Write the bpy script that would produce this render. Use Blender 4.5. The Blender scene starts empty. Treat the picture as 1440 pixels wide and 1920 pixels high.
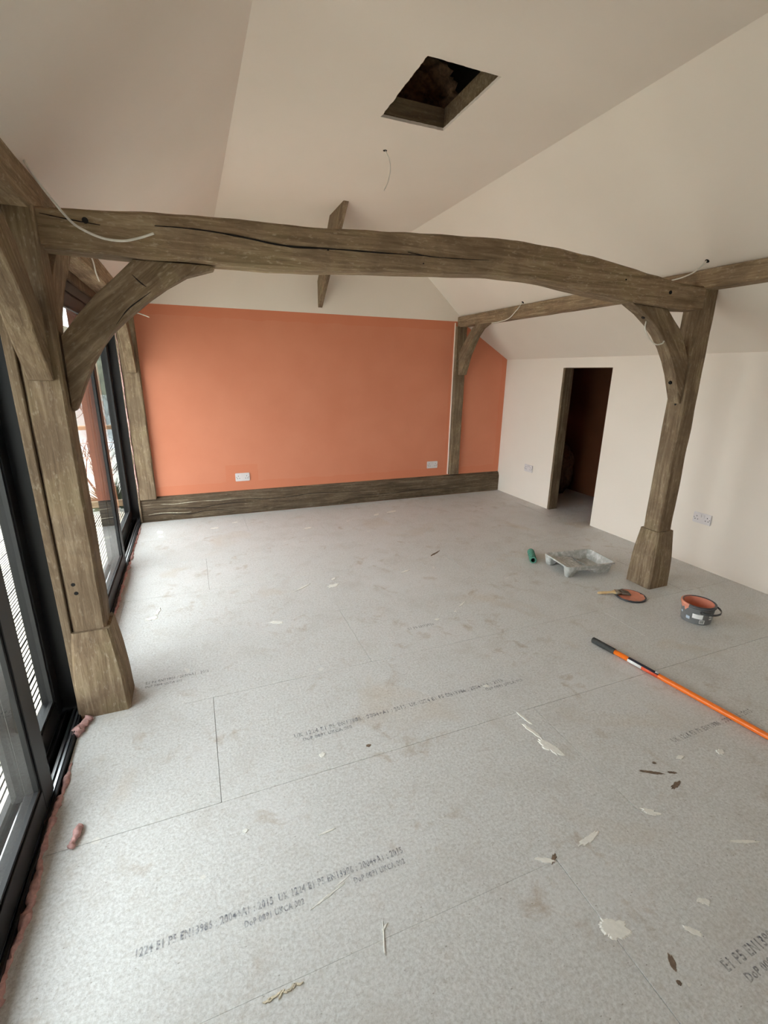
import bpy, bmesh, math, random
from mathutils import Vector, Matrix, noise
random.seed(7)
PI = math.pi
S = bpy.context.scene
C = S.collection

# ------------------------------------------------------------------ camera
cam_d = bpy.data.cameras.new('camera'); cam = bpy.data.objects.new('camera', cam_d); C.objects.link(cam)
S.camera = cam
cam_d.sensor_fit = 'HORIZONTAL'; cam_d.sensor_width = 36.0; cam_d.lens = 874.74 / 1440 * 36.0
cam_d.clip_start = 0.02; cam_d.clip_end = 500
CR = Vector((0.92733457, -0.37398113, 0.01373726)); CU = Vector((0.09508600, 0.27096340, 0.95788177)); CF = Vector((0.36195200, 0.88697066, -0.28683410))
mw = Matrix((CR, CU, -CF)).transposed().to_4x4(); mw.translation = (0, 0, 1.475)
cam.matrix_world = mw

# ------------------------------------------------------------------ sky (plain overcast) and exposure
W = bpy.data.worlds.new('overcast_sky'); S.world = W; W.use_nodes = True
bg = W.node_tree.nodes['Background']; bg.inputs[0].default_value = (0.91, 0.965, 1.0, 1); bg.inputs[1].default_value = 7.6
S.view_settings.view_transform = 'Standard'; S.view_settings.look = 'None'
S.view_settings.gamma = 1.0; S.view_settings.use_curve_mapping = False
S.view_settings.exposure = 0.22
S.cycles.max_bounces = 9; S.cycles.diffuse_bounces = 8; S.cycles.glossy_bounces = 4; S.cycles.transparent_max_bounces = 16
S.cycles.use_denoising = True

# ------------------------------------------------------------------ materials
def lin(c):
    return tuple((v / 255 / 12.92 if v / 255 <= 0.04045 else ((v / 255 + 0.055) / 1.055) ** 2.4) for v in c) + (1,)
class NT:
    def __init__(s, name):
        s.m = bpy.data.materials.new(name); s.m.use_nodes = True; s.t = s.m.node_tree; s.n = s.t.nodes
        s.b = s.n['Principled BSDF']; s.out = s.n['Material Output']
    def add(s, typ, **k):
        n = s.n.new(typ)
        for a, v in k.items(): setattr(n, a, v)
        return n
    def link(s, a, b): s.t.links.new(a, b)
    def coord(s, scale=(1, 1, 1), kind='Object', rot=(0, 0, 0)):
        tc = s.add('ShaderNodeTexCoord'); mp = s.add('ShaderNodeMapping')
        mp.inputs['Scale'].default_value = scale; mp.inputs['Rotation'].default_value = rot
        s.link(tc.outputs[kind], mp.inputs[0]); return mp.outputs[0]
    def noise(s, vec, scale, detail=4, rough=0.55, dist=0):
        n = s.add('ShaderNodeTexNoise'); n.inputs['Scale'].default_value = scale; n.inputs['Detail'].default_value = detail
        n.inputs['Roughness'].default_value = rough; n.inputs['Distortion'].default_value = dist
        s.link(vec, n.inputs['Vector']); return n.outputs[0]
    def ramp(s, f, stops):
        r = s.add('ShaderNodeValToRGB'); e = r.color_ramp.elements
        while len(e) < len(stops): e.new(0.5)
        for x, (p, c) in zip(e, stops): x.position = p; x.color = c if len(c) == 4 else c + (1,)
        s.link(f, r.inputs[0]); return r.outputs[0]
    def mix(s, f, a, b, mode='MIX'):
        n = s.add('ShaderNodeMix', data_type='RGBA', blend_type=mode)
        for k, v in ((0, f), (6, a), (7, b)):
            if isinstance(v, (int, float)): n.inputs[k].default_value = v
            elif isinstance(v, tuple): n.inputs[k].default_value = v
            else: s.link(v, n.inputs[k])
        return n.outputs[2]
    def math(s, op, a, b=0.0, clamp=False):
        n = s.add('ShaderNodeMath', operation=op, use_clamp=clamp)
        for k, v in ((0, a), (1, b)):
            if isinstance(v, (int, float)): n.inputs[k].default_value = v
            else: s.link(v, n.inputs[k])
        return n.outputs[0]
    def bump(s, h, strength=0.3, dist=0.01):
        n = s.add('ShaderNodeBump'); n.inputs['Strength'].default_value = strength; n.inputs['Distance'].default_value = dist
        s.link(h, n.inputs['Height']); s.link(n.outputs[0], s.b.inputs['Normal'])
    def done(s, col=None, rough=0.6, metal=0.0, spec=None):
        if col is not None:
            if isinstance(col, tuple): s.b.inputs['Base Color'].default_value = col
            else: s.link(col, s.b.inputs['Base Color'])
        if isinstance(rough, (int, float)): s.b.inputs['Roughness'].default_value = rough
        else: s.link(rough, s.b.inputs['Roughness'])
        s.b.inputs['Metallic'].default_value = metal
        if spec is not None: s.b.inputs['Specular IOR Level'].default_value = spec
        return s.m
BLACK, WHITE = (0, 0, 0, 1), (1, 1, 1, 1)

def plain(name, rgb, rough=0.5, metal=0.0, var=0.12, scale=30, bump=0.0, spec=None):
    t = NT(name); v = t.coord()
    n = t.noise(v, scale, 4)
    a = lin(rgb); lo = tuple(x * (1 - var) for x in a[:3]) + (1,); hi = tuple(min(1, x * (1 + var)) for x in a[:3]) + (1,)
    c = t.ramp(n, [(0.3, lo), (0.7, hi)])
    if bump: t.bump(n, bump, 0.004)
    return t.done(c, rough, metal, spec)

def oak(name, axis, tone=1.0, green=0.35, contrast=1.0):
    t = NT(name)
    rot, st = {'x': ((0, 0, 0), (1.0, 16, 16)), 'y': ((0, 0, 0), (16, 1.0, 16)), 'z': ((0, 0, 0), (16, 16, 1.0)),
               'up_right': ((0, -0.85, 0), (16, 16, 1.4)), 'up_left': ((0, 0.75, 0), (16, 16, 1.4)), 'to_viewer': ((-0.75, 0, 0), (16, 16, 1.4)), 'to_back': ((0.75, 0, 0), (16, 16, 1.4))}[axis]
    vo = t.coord((1, 1, 1), 'Object', rot)
    mp = t.add('ShaderNodeMapping'); mp.inputs['Scale'].default_value = st; t.link(vo, mp.inputs[0]); v = mp.outputs[0]
    grain = t.noise(v, 3.0, 6, 0.62, 0.7)
    fine = t.noise(v, 11.0, 4, 0.7, 0.3)
    blot = t.noise(vo, 4.0, 5, 0.62, 0.6)
    k = tone
    lo_ = 0.5 - 0.26 / contrast; hi_ = 0.5 + 0.26 / contrast
    c1 = t.ramp(grain, [(max(0, lo_), lin((82 * k, 67 * k, 51 * k))), (0.5, lin((116 * k, 98 * k, 78 * k))), (min(1, hi_), lin((146 * k, 130 * k, 108 * k)))])
    c1 = t.mix(t.math('MULTIPLY', t.ramp(blot, [(0.40, WHITE), (0.56, BLACK)]), 0.40), c1, lin((82 * k, 69 * k, 56 * k)))
    c2 = t.mix(t.math('MULTIPLY', t.ramp(blot, [(0.50, BLACK), (0.70, WHITE)]), green), c1, lin((112 * k, 104 * k, 74 * k)))
    ms = t.add('ShaderNodeMapping'); ms.inputs['Scale'].default_value = tuple(1.0 if a > 2 else 0.35 for a in st); t.link(vo, ms.inputs[0])
    spots = t.noise(ms.outputs[0], 95, 3, 0.6)
    sm = t.math('MULTIPLY', t.ramp(spots, [(0.57, BLACK), (0.70, WHITE)]), t.ramp(blot, [(0.30, BLACK), (0.6, WHITE)]))
    c3 = t.mix(t.math('MULTIPLY', sm, 0.32), c2, lin((178 * k, 166 * k, 148 * k)))
    dk = t.ramp(fine, [(0.28, WHITE), (0.42, BLACK)])
    c4 = t.mix(t.math('MULTIPLY', dk, 0.5), c3, lin((62 * k, 51 * k, 41 * k)))
    t.bump(t.math('ADD', t.math('MULTIPLY', grain, 0.6), t.math('MULTIPLY', t.math('ADD', fine, spots), 0.5)), 0.4, 0.006)
    return t.done(c4, 0.85, spec=0.2)
M = {}
for ax in ('x', 'y', 'z', 'up_right', 'up_left', 'to_viewer', 'to_back'): M['oak_' + ax] = oak('weathered_oak_' + ax, ax, 1.22 if ax == 'x' else 1.10)
M['oak_light'] = oak('paler_oak', 'y', 1.25, 0.2)
M['sill_oak'] = oak('grey_sill_oak', 'x', 0.86, 0.10, 1.4)
M['liner'] = oak('jamb_liner_timber', 'z', 1.0, 0.1)

def cream():
    t = NT('cream_plaster'); v = t.coord()
    big = t.noise(v, 1.3, 3, 0.5); fine = t.noise(v, 140, 3, 0.6); mid = t.noise(v, 7, 4, 0.6)
    c = t.ramp(big, [(0.3, lin((229, 219, 207))), (0.7, lin((234, 224, 213)))])
    t.bump(t.math('ADD', t.math('MULTIPLY', fine, 0.25), mid), 0.10, 0.006)
    return t.done(c, 0.75, spec=0.3)
M['cream'] = cream()
def orange():
    t = NT('terracotta_paint'); tc = t.add('ShaderNodeTexCoord'); sp = t.add('ShaderNodeSeparateXYZ'); t.link(tc.outputs['Object'], sp.inputs[0])
    v = tc.outputs['Object']
    wob = t.math('MULTIPLY', t.noise(v, 5, 3), 0.05)
    # brushed cut-in border next to sill, post and ceiling line
    def band(sock, at, w):
        d = t.math('ABSOLUTE', t.math('SUBTRACT', sock, at)); d = t.math('ADD', d, wob)
        return t.math('LESS_THAN', d, w)
    b = t.math('MAXIMUM', band(sp.outputs[2], 2.05, 0.125), band(sp.outputs[2], 0.25, 0.115))
    b = t.math('MAXIMUM', b, band(sp.outputs[0], 3.675, 0.10)); b = t.math('MAXIMUM', b, band(sp.outputs[0], 2.985, 0.14))
    b = t.math('MAXIMUM', b, t.math('MULTIPLY', band(sp.outputs[0], 0.435, 0.19), band(sp.outputs[2], 0.39, 0.16)))
    n = t.noise(v, 2.5, 4); fine = t.noise(v, 120, 3)
    c = t.ramp(n, [(0.3, lin((204, 128, 98))), (0.7, lin((210, 135, 105)))])
    c = t.mix(t.math('MULTIPLY', b, 0.45), c, lin((206, 120, 86)))
    t.bump(t.math('ADD', t.math('MULTIPLY', fine, 0.4), t.noise(v, 14, 3)), 0.12, 0.004)
    return t.done(c, 0.62, spec=0.3)
M['orange'] = orange()

def chip():
    t = NT('grey_chipboard'); tc = t.add('ShaderNodeTexCoord'); v = tc.outputs['Object']
    gm = t.add('ShaderNodeNewGeometry'); vw = gm.outputs['Position']
    f1 = t.noise(vw, 110, 5, 0.7); f2 = t.noise(vw, 60, 4, 0.6, 0.6); big = t.noise(vw, 1.1, 4, 0.55); mid = t.noise(vw, 5.0, 5, 0.6, 0.4)
    c = t.ramp(f1, [(0.28, lin((175, 173, 170))), (0.5, lin((201, 201, 199))), (0.74, lin((221, 222, 221)))])
    c = t.mix(t.math('MULTIPLY', t.ramp(f2, [(0.30, WHITE), (0.48, BLACK)]), 0.35), c, lin((168, 162, 154)))
    c = t.mix(t.math('MULTIPLY', t.ramp(mid, [(0.52, BLACK), (0.68, WHITE)]), 0.22), c, lin((172, 164, 154)))
    c = t.mix(t.math('MULTIPLY', t.ramp(big, [(0.52, BLACK), (0.66, WHITE)]), 0.35), c, lin((214, 213, 213)))
    st = t.noise(vw, 1.9, 3, 0.5, 0.6)
    c = t.mix(t.math('MULTIPLY', t.ramp(st, [(0.60, BLACK), (0.70, WHITE)]), 0.30), c, lin((188, 170, 146)))
    # dark flecks and pale plaster dust
    vo = t.add('ShaderNodeTexVoronoi'); vo.inputs['Scale'].default_value = 34; mpp = t.add('ShaderNodeMapping'); mpp.inputs['Scale'].default_value = (1, 2.2, 1); mpp.inputs['Rotation'].default_value = (0, 0, 0.6)
    t.link(vw, mpp.inputs[0]); t.link(mpp.outputs[0], vo.inputs['Vector'])
    rnd = t.add('ShaderNodeSeparateColor'); t.link(vo.outputs['Color'], rnd.inputs[0])
    fl = t.math('MULTIPLY', t.math('LESS_THAN', vo.outputs['Distance'], 0.10), t.math('GREATER_THAN', rnd.outputs[0], 0.72))
    c = t.mix(t.math('MULTIPLY', fl, 0.6), c, lin((120, 110, 100)))
    vo2 = t.add('ShaderNodeTexVoronoi'); vo2.inputs['Scale'].default_value = 9; vd = t.noise(vw, 22, 3)
    mx = t.add('ShaderNodeMix', data_type='VECTOR'); mx.inputs[0].default_value = 0.10; t.link(vw, mx.inputs[4]); nn = t.add('ShaderNodeTexNoise'); nn.inputs['Scale'].default_value = 14; t.link(vw, nn.inputs['Vector']); t.link(nn.outputs[1], mx.inputs[5])
    t.link(mx.outputs[1], vo2.inputs['Vector'])
    r2 = t.add('ShaderNodeSeparateColor'); t.link(vo2.outputs['Color'], r2.inputs[0])
    wh = t.math('MULTIPLY', t.math('LESS_THAN', vo2.outputs['Distance'], 0.13), t.math('GREATER_THAN', r2.outputs[1], 0.90))
    c = t.mix(t.math('MULTIPLY', wh, 0.55), c, lin((222, 219, 212)))
    grime = t.noise(vw, 9.0, 6, 0.68, 0.5); gm2 = t.noise(vw, 2.2, 2, 0.5)
    gmask = t.math('MULTIPLY', t.ramp(grime, [(0.54, BLACK), (0.70, WHITE)]), t.ramp(gm2, [(0.45, BLACK), (0.62, WHITE)]))
    c = t.mix(t.math('MULTIPLY', gmask, 0.6), c, lin((156, 138, 116)))
    fib = t.add('ShaderNodeMapping'); fib.inputs['Scale'].default_value = (1, 3.0, 1); fib.inputs['Rotation'].default_value = (0, 0, -0.5); t.link(vw, fib.inputs[0])
    fb = t.noise(fib.outputs[0], 45, 4, 0.75, 1.0)
    c = t.mix(t.math('MULTIPLY', t.ramp(fb, [(0.26, WHITE), (0.40, BLACK)]), 0.55), c, lin((150, 143, 134)))
    c = t.mix(t.math('MULTIPLY', t.ramp(fb, [(0.60, BLACK), (0.76, WHITE)]), 0.5), c, lin((228, 227, 225)))
    t.bump(t.math('ADD', f1, t.math('ADD', fb, t.math('MULTIPLY', f2, 0.8))), 0.4, 0.003)
    return t.done(c, t.ramp(mid, [(0.3, (0.42, 0.42, 0.42)), (0.7, (0.6, 0.6, 0.6))]), spec=0.45)
M['chip'] = chip()
M['subfloor'] = plain('dark_joint', (120, 110, 98), 0.9)
M['frame'] = plain('dark_grey_powder_coat', (24, 24, 25), 0.45, 0.0, 0.06, 200, spec=0.3)
M['gasket'] = plain('black_rubber', (15, 15, 15), 0.6)
M['alu'] = plain('bare_aluminium', (205, 207, 210), 0.28, 1.0, 0.05)
def glass():
    t = NT('window_glass'); g = t.add('ShaderNodeNewGeometry'); dp = t.add('ShaderNodeVectorMath', operation='DOT_PRODUCT')
    t.link(g.outputs['Normal'], dp.inputs[0]); t.link(g.outputs['Incoming'], dp.inputs[1])
    a = t.math('SUBTRACT', 1.0, t.math('ABSOLUTE', dp.outputs['Value'])); f = t.math('MULTIPLY_ADD', t.math('POWER', a, 5.0), 0.96)
    f.node.inputs[2].default_value = 0.04
    tr = t.add('ShaderNodeBsdfTransparent'); tr.inputs[0].default_value = (0.975, 0.99, 0.98, 1)
    gl = t.add('ShaderNodeBsdfGlossy'); gl.inputs['Roughness'].default_value = 0.0
    mx = t.add('ShaderNodeMixShader'); t.link(f, mx.inputs[0]); t.link(tr.outputs[0], mx.inputs[1]); t.link(gl.outputs[0], mx.inputs[2])
    t.link(mx.outputs[0], t.out.inputs[0]); return t.m
M['glass'] = glass()
M['foam'] = plain('pink_expanding_foam', (190, 150, 146), 0.9, 0, 0.25, 60, 0.6)
M['cable'] = plain('white_cable_sheath', (214, 210, 200), 0.45)
M['hole'] = plain('drilled_hole_dark', (14, 11, 9), 0.95)
M['crack'] = plain('shrinkage_crack', (26, 20, 15), 0.95)
M['socket'] = plain('white_moulded_plastic', (216, 209, 208), 0.35, 0, 0.02)
def ink():
    t = NT('faded_blue_grey_ink'); v = t.coord(); n = t.noise(v, 70, 4, 0.7); t.done(lin((112, 114, 124)), 0.9)
    tr = t.add('ShaderNodeBsdfTransparent'); mx = t.add('ShaderNodeMixShader'); t.link(t.ramp(n, [(0.38, (.15, .15, .15)), (0.62, (.72, .72, .72))]), mx.inputs[0])
    t.link(tr.outputs[0], mx.inputs[1]); t.link(t.b.outputs[0], mx.inputs[2]); t.link(mx.outputs[0], t.out.inputs[0]); return t.m
M['print'] = ink()
M['plasterdrop'] = plain('dried_plaster', (226, 224, 217), 0.85, 0, 0.06, 80, 0.3)
M['mud'] = plain('brown_dirt', (112, 94, 78), 0.9, 0, 0.3, 80)
M['woodchip'] = plain('splintered_wood', (204, 194, 172), 0.85, 0, 0.25, 120)
def paper(name, col, sc=1):
    return plain(name, col, 0.6)
M['brownwall'] = plain('unpainted_brown_board', (132, 82, 54), 0.8, 0, 0.12, 3)
M['hatchwood'] = oak('hatch_trimmer_timber', 'x', 1.05, 0.4)
M['insul'] = plain('brown_mineral_wool', (168, 132, 100), 0.95, 0, 0.4, 40, 0.8)
M['ply'] = plain('roof_sarking', (96, 84, 70), 0.9)

# ------------------------------------------------------------------ mesh helpers
def new(name, bm, mat, parent=None, smooth=False):
    bmesh.ops.recalc_face_normals(bm, faces=bm.faces)
    me = bpy.data.meshes.new(name); bm.to_mesh(me); bm.free()
    for m in (mat if isinstance(mat, (list, tuple)) else [mat]): me.materials.append(M[m] if isinstance(m, str) else m)
    if smooth: me.polygons.foreach_set('use_smooth', [True] * len(me.polygons))
    o = bpy.data.objects.new(name, me); C.objects.link(o)
    if parent is not None: o.parent = parent
    return o
def empty(name, loc=(0, 0, 0), rz=0.0):
    o = bpy.data.objects.new(name, None); o.empty_display_size = 0.1; C.objects.link(o); o.location = loc; o.rotation_euler = (0, 0, rz); return o
def tag(o, label=None, cat=None, group=None, kind=None):
    if label: o['label'] = label
    if cat: o['category'] = cat
    if group: o['group'] = group
    if kind: o['kind'] = kind
    return o
def box(bm, a, b):
    x0, y0, z0 = a; x1, y1, z1 = b
    v = [bm.verts.new(p) for p in ((x0, y0, z0), (x1, y0, z0), (x1, y1, z0), (x0, y1, z0), (x0, y0, z1), (x1, y0, z1), (x1, y1, z1), (x0, y1, z1))]
    for f in ((0, 3, 2, 1), (4, 5, 6, 7), (0, 1, 5, 4), (1, 2, 6, 5), (2, 3, 7, 6), (3, 0, 4, 7)): bm.faces.new([v[i] for i in f])
    return v
def boxo(name, a, b, mat, parent=None, bev=0.0):
    bm = bmesh.new(); box(bm, a, b)
    if bev: bmesh.ops.bevel(bm, geom=bm.edges[:], offset=bev, segments=2, affect='EDGES', profile=0.6)
    return new(name, bm, mat, parent)
def prism(name, pts, plane, a, b, mat, parent=None, bev=0.006, jit=0.0):
    """outline pts (2D) in plane 'xz' or 'yz' or 'xy', extruded from a to b along the third axis"""
    bm = bmesh.new()
    def P(p, d):
        return {'xz': (p[0], d, p[1]), 'yz': (d, p[0], p[1]), 'xy': (p[0], p[1], d)}[plane]
    n = len(pts)
    A = [bm.verts.new(P(p, a)) for p in pts]; B = [bm.verts.new(P(p, b)) for p in pts]
    fa = bm.faces.new(A); fb = bm.faces.new(B[::-1])
    for i in range(n): bm.faces.new((A[i], B[i], B[(i + 1) % n], A[(i + 1) % n]))
    bmesh.ops.recalc_face_normals(bm, faces=bm.faces)
    if bev:
        ed = list(set(fa.edges) | set(fb.edges))
        bmesh.ops.bevel(bm, geom=ed, offset=bev, segments=2, affect='EDGES', profile=0.6, clamp_overlap=True)
    if jit:
        for v in bm.verts: v.co += jit * noise.noise_vector(v.co * 6.0)
    bmesh.ops.triangulate(bm, faces=[f for f in bm.faces if len(f.verts) > 4])
    return new(name, bm, mat, parent)
def timber(name, p0, p1, w, h, mat, parent=None, ref=(0, 0, 1), n=14, jit=0.004, ch=0.008, taper=None):
    """squared timber along p0-p1, w across (ref x axis), h along ref; slightly uneven, chamfered arrises"""
    p0, p1 = Vector(p0), Vector(p1); ax = (p1 - p0).normalized(); up = Vector(ref); up = (up - ax * up.dot(ax)).normalized(); sd = up.cross(ax)
    bm = bmesh.new(); rings = []
    for i in range(n + 1):
        t = i / n; c = p0.lerp(p1, t); k = 1 if taper is None else taper[0] + (taper[1] - taper[0]) * t
        hw, hh = w / 2 * k, h / 2 * k
        prof = [(-hw + ch, -hh), (hw - ch, -hh), (hw, -hh + ch), (hw, hh - ch), (hw - ch, hh), (-hw + ch, hh), (-hw, hh - ch), (-hw, -hh + ch)]
        r = []
        for (a, b) in prof:
            q = c + sd * a + up * b
            if 0 < i < n: q = q + jit * noise.noise_vector(q * 7 + Vector((3.1, 0, 1.7)))
            r.append(bm.verts.new(q))
        rings.append(r)
    for i in range(n):
        for j in range(8): bm.faces.new((rings[i][j], rings[i][(j + 1) % 8], rings[i + 1][(j + 1) % 8], rings[i + 1][j]))
    bm.faces.new(rings[0]); bm.faces.new(rings[-1][::-1])
    return new(name, bm, mat, parent)
def crom(pts, k=6):
    P = [Vector(p) for p in pts]; P = [2 * P[0] - P[1]] + P + [2 * P[-1] - P[-2]]; out = []
    for i in range(1, len(P) - 2):
        a, b, c, d = P[i - 1:i + 3]
        for j in range(k):
            t = j / k; out.append(0.5 * ((2 * b) + (c - a) * t + (2 * a - 5 * b + 4 * c - d) * t * t + (3 * b - a - 3 * c + d) * t ** 3))
    return out + [P[-2]]
def tube(name, pts, r, mat, parent=None, seg=8, smooth_k=6, rad=None, bm=None):
    own = bm is None
    if own: bm = bmesh.new()
    Q = crom(pts, smooth_k) if smooth_k else [Vector(p) for p in pts]
    up = Vector((0.31, 0.2, 0.93)); rings = []
    for i, q in enumerate(Q):
        d = (Q[min(i + 1, len(Q) - 1)] - Q[max(i - 1, 0)]).normalized()
        u = up - d * up.dot(d)
        u = u.normalized() if u.length > 1e-4 else d.orthogonal().normalized()
        v = d.cross(u); up = u
        rr = r if rad is None else rad(i / (len(Q) - 1), q)
        rings.append([bm.verts.new(q + rr * (math.cos(a) * u + math.sin(a) * v)) for a in [2 * PI * j / seg for j in range(seg)]])
    for i in range(len(Q) - 1):
        for j in range(seg): bm.faces.new((rings[i][j], rings[i][(j + 1) % seg], rings[i + 1][(j + 1) % seg], rings[i + 1][j]))
    bm.faces.new(rings[0]); bm.faces.new(rings[-1][::-1])
    return new(name, bm, mat, parent, True) if own else None
def lathe(name, prof, mat, parent=None, seg=48, loc=(0, 0, 0), smooth=True):
    bm = bmesh.new(); R = []
    for r, z in prof:
        R.append([bm.verts.new((loc[0] + r * math.cos(2 * PI * j / seg), loc[1] + r * math.sin(2 * PI * j / seg), loc[2] + z)) for j in range(seg)] if r > 1e-6 else [bm.verts.new((loc[0], loc[1], loc[2] + z))])
    for a, b in zip(R, R[1:]):
        for j in range(seg):
            if len(a) > 1 and len(b) > 1: bm.faces.new((a[j], a[(j + 1) % seg], b[(j + 1) % seg], b[j]))
            elif len(a) > 1: bm.faces.new((a[j], a[(j + 1) % seg], b[0]))
            elif len(b) > 1: bm.faces.new((a[0], b[(j + 1) % seg], b[j]))
    return new(name, bm, mat, parent, smooth)
def disc(name, c, n, r, mat, parent, depth=0.004, ry=1.0):
    """short plug with its face just proud of a surface at c with normal n"""
    n = Vector(n).normalized(); u = n.orthogonal().normalized(); v = n.cross(u); bm = bmesh.new()
    A = [bm.verts.new(Vector(c) + n * 0.0008 + r * (math.cos(a) * u + ry * math.sin(a) * v)) for a in [2 * PI * j / 12 for j in range(12)]]
    B = [bm.verts.new(x.co - n * depth) for x in A]
    bm.faces.new(A); bm.faces.new(B[::-1])
    for j in range(12): bm.faces.new((A[j], B[j], B[(j + 1) % 12], A[(j + 1) % 12]))
    return new(name, bm, mat, parent)
def ribbon(name, pts, w, nrm, mat, parent, lift=0.0012):
    """thin tapering sliver following pts on a surface with normal nrm"""
    Q = crom(pts, 5); nrm = Vector(nrm).normalized(); bm = bmesh.new(); L = []
    for i, q in enumerate(Q):
        d = (Q[min(i + 1, len(Q) - 1)] - Q[max(i - 1, 0)]).normalized(); s = nrm.cross(d).normalized()
        t = i / (len(Q) - 1); ww = w * (0.25 + 0.75 * math.sin(PI * min(1, max(0, t)))) * (0.75 + 0.5 * random.random())
        a, b = q + s * ww / 2, q - s * ww / 2
        L.append([bm.verts.new(a - nrm * 0.008), bm.verts.new(a + nrm * lift), bm.verts.new(b + nrm * lift), bm.verts.new(b - nrm * 0.008)])
    for a, b in zip(L, L[1:]):
        for j in range(4): bm.faces.new((a[j], a[(j + 1) % 4], b[(j + 1) % 4], b[j]))
    bm.faces.new(L[0]); bm.faces.new(L[-1][::-1])
    return new(name, bm, mat, parent)
def copy_tree(o, parent=None):
    c = o.copy(); C.objects.link(c); c.parent = parent
    for ch in [x for x in S.objects if x.parent == o]: copy_tree(ch, c)
    return c

XR, YB, YF, XL = 3.675, 5.05, -3.6, -0.60   # right wall, back wall, wall behind the viewer, window line
ZC = 2.80

# ------------------------------------------------------------------ setting: ceiling, walls
def ceiling():
    bm = bmesh.new()
    hx0, hx1, hy0, hy1 = 1.096, 1.490, 2.265, 2.832
    xs = [0.357, hx0, hx1, 2.168]; ys = [YF, hy0, hy1, YB]
    def wob(x, y): return 0.012 * noise.noise(Vector((x * 1.5, y * 0.9, 0)))
    g = {}
    for i in range(4):
        for j in range(4): g[i, j] = bm.verts.new((xs[i], ys[j], ZC))
    for i in range(3):
        for j in range(3):
            if (i, j) != (1, 1): bm.faces.new((g[i, j], g[i + 1, j], g[i + 1, j + 1], g[i, j + 1]))
    def strip(pts):
        N = 30; rows = []
        for k in range(N + 1):
            y = YF + (YB - YF) * k / N
            rows.append([bm.verts.new((x, y, z)) for q, (x, z) in enumerate(pts)])
        for a, b in zip(rows, rows[1:]):
            for q in range(len(pts) - 1): bm.faces.new((a[q], a[q + 1], b[q + 1], b[q]))
    strip([(0.357, ZC), (-0.05, 2.447), (-0.46, 2.09), (-0.62, 2.09)])
    strip([(2.168, ZC), (2.6, 2.426), (3.0, 2.08), (3.045, 2.017), (3.675, 1.645), (3.79, 1.577)])
    return tag(new('ceiling', bm, 'cream'), 'cream plastered ceiling, flat in the middle with slopes on both sides', kind='structure')
ceiling()

# back gable wall, terracotta below and cream above
bm = bmesh.new()
lo = [(-0.572, -0.1), (3.9, -0.1), (3.9, 1.50), (3.675, 1.645), (3.045, 2.017), (3.045, 2.0475), (-0.572, 2.0425)]
hi = [(-0.572, 2.0425), (3.045, 2.0475), (2.98, 2.10), (2.168, 2.85), (0.357, 2.85), (-0.572, 2.12)]
for pts, mi in ((lo, 0), (hi, 1)):
    f = bm.faces.new([bm.verts.new((x, YB, z)) for x, z in pts]); f.material_index = mi
r = bmesh.ops.extrude_face_region(bm, geom=bm.faces[:])
for v in [e for e in r['geom'] if isinstance(e, bmesh.types.BMVert)]: v.co.y += 0.2
tag(new('wall_back', bm, ['orange', 'cream']), 'end wall painted terracotta below a cream gable', kind='structure')
# thin white unpainted caulk edge beside the back post
tag(boxo('trim_1', (2.907, 5.03, 0.26), (2.913, 5.052, 2.03), 'cream'), 'narrow pale plaster edge between terracotta wall and slim oak post', kind='structure')

# right wall with the doorway
DY0, DY1, DZ = 3.417, 4.047, 1.548
bm = bmesh.new()
box(bm, (XR, YF, -0.05), (XR + 0.115, DY0, 1.66)); box(bm, (XR, DY1, -0.05), (XR + 0.115, YB, 1.66)); box(bm, (XR, DY0, DZ), (XR + 0.115, DY1, 1.66))
tag(new('wall_right', bm, 'cream'), 'low cream side wall with a doorway opening', kind='structure')
WX0, WX1, WZ0, WZ1 = 0.20, 1.45, 0.95, 1.95  # opening of an unseen rear window, added to brighten ceiling and beam front
bm = bmesh.new()
for a, b in (((-0.8, YF - 0.15, -0.1), (WX0, YF, 3.2)), ((WX1, YF - 0.15, -0.1), (3.9, YF, 3.2)), ((WX0, YF - 0.15, -0.1), (WX1, YF, WZ0)), ((WX0, YF - 0.15, WZ1), (WX1, YF, 3.2))): box(bm, a, b)
new('wall_rear', bm, 'cream')
w3 = tag(empty('window_fill', ((WX0 + WX1) / 2, YF - 0.1, WZ0)), 'unseen window added as fill light in the wall behind the viewer', kind='structure')
bm = bmesh.new()
for a, b in (((WX0, YF - 0.12, WZ0), (WX0 + 0.06, YF - 0.06, WZ1)), ((WX1 - 0.06, YF - 0.12, WZ0), (WX1, YF - 0.06, WZ1)), ((WX0 + 0.06, YF - 0.12, WZ0), (WX1 - 0.06, YF - 0.06, WZ0 + 0.06)), ((WX0 + 0.06, YF - 0.12, WZ1 - 0.06), (WX1 - 0.06, YF - 0.06, WZ1)), (((WX0 + WX1) / 2 - 0.03, YF - 0.12, WZ0 + 0.06), ((WX0 + WX1) / 2 + 0.03, YF - 0.06, WZ1 - 0.06))): box(bm, a, b)
o = new('window_frame', bm, 'frame'); o.parent = w3; o.matrix_parent_inverse = w3.matrix_basis.inverted()
for xa, xb in ((WX0 + 0.05, (WX0 + WX1) / 2 - 0.02), ((WX0 + WX1) / 2 + 0.02, WX1 - 0.05)):
    o = boxo('pane', (xa, YF - 0.10, WZ0 + 0.05), (xb, YF - 0.08, WZ1 - 0.05), 'glass'); o.parent = w3; o.matrix_parent_inverse = w3.matrix_basis.inverted()
tag(bpy.data.objects['wall_rear'], 'cream wall behind the viewer', kind='structure')
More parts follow.
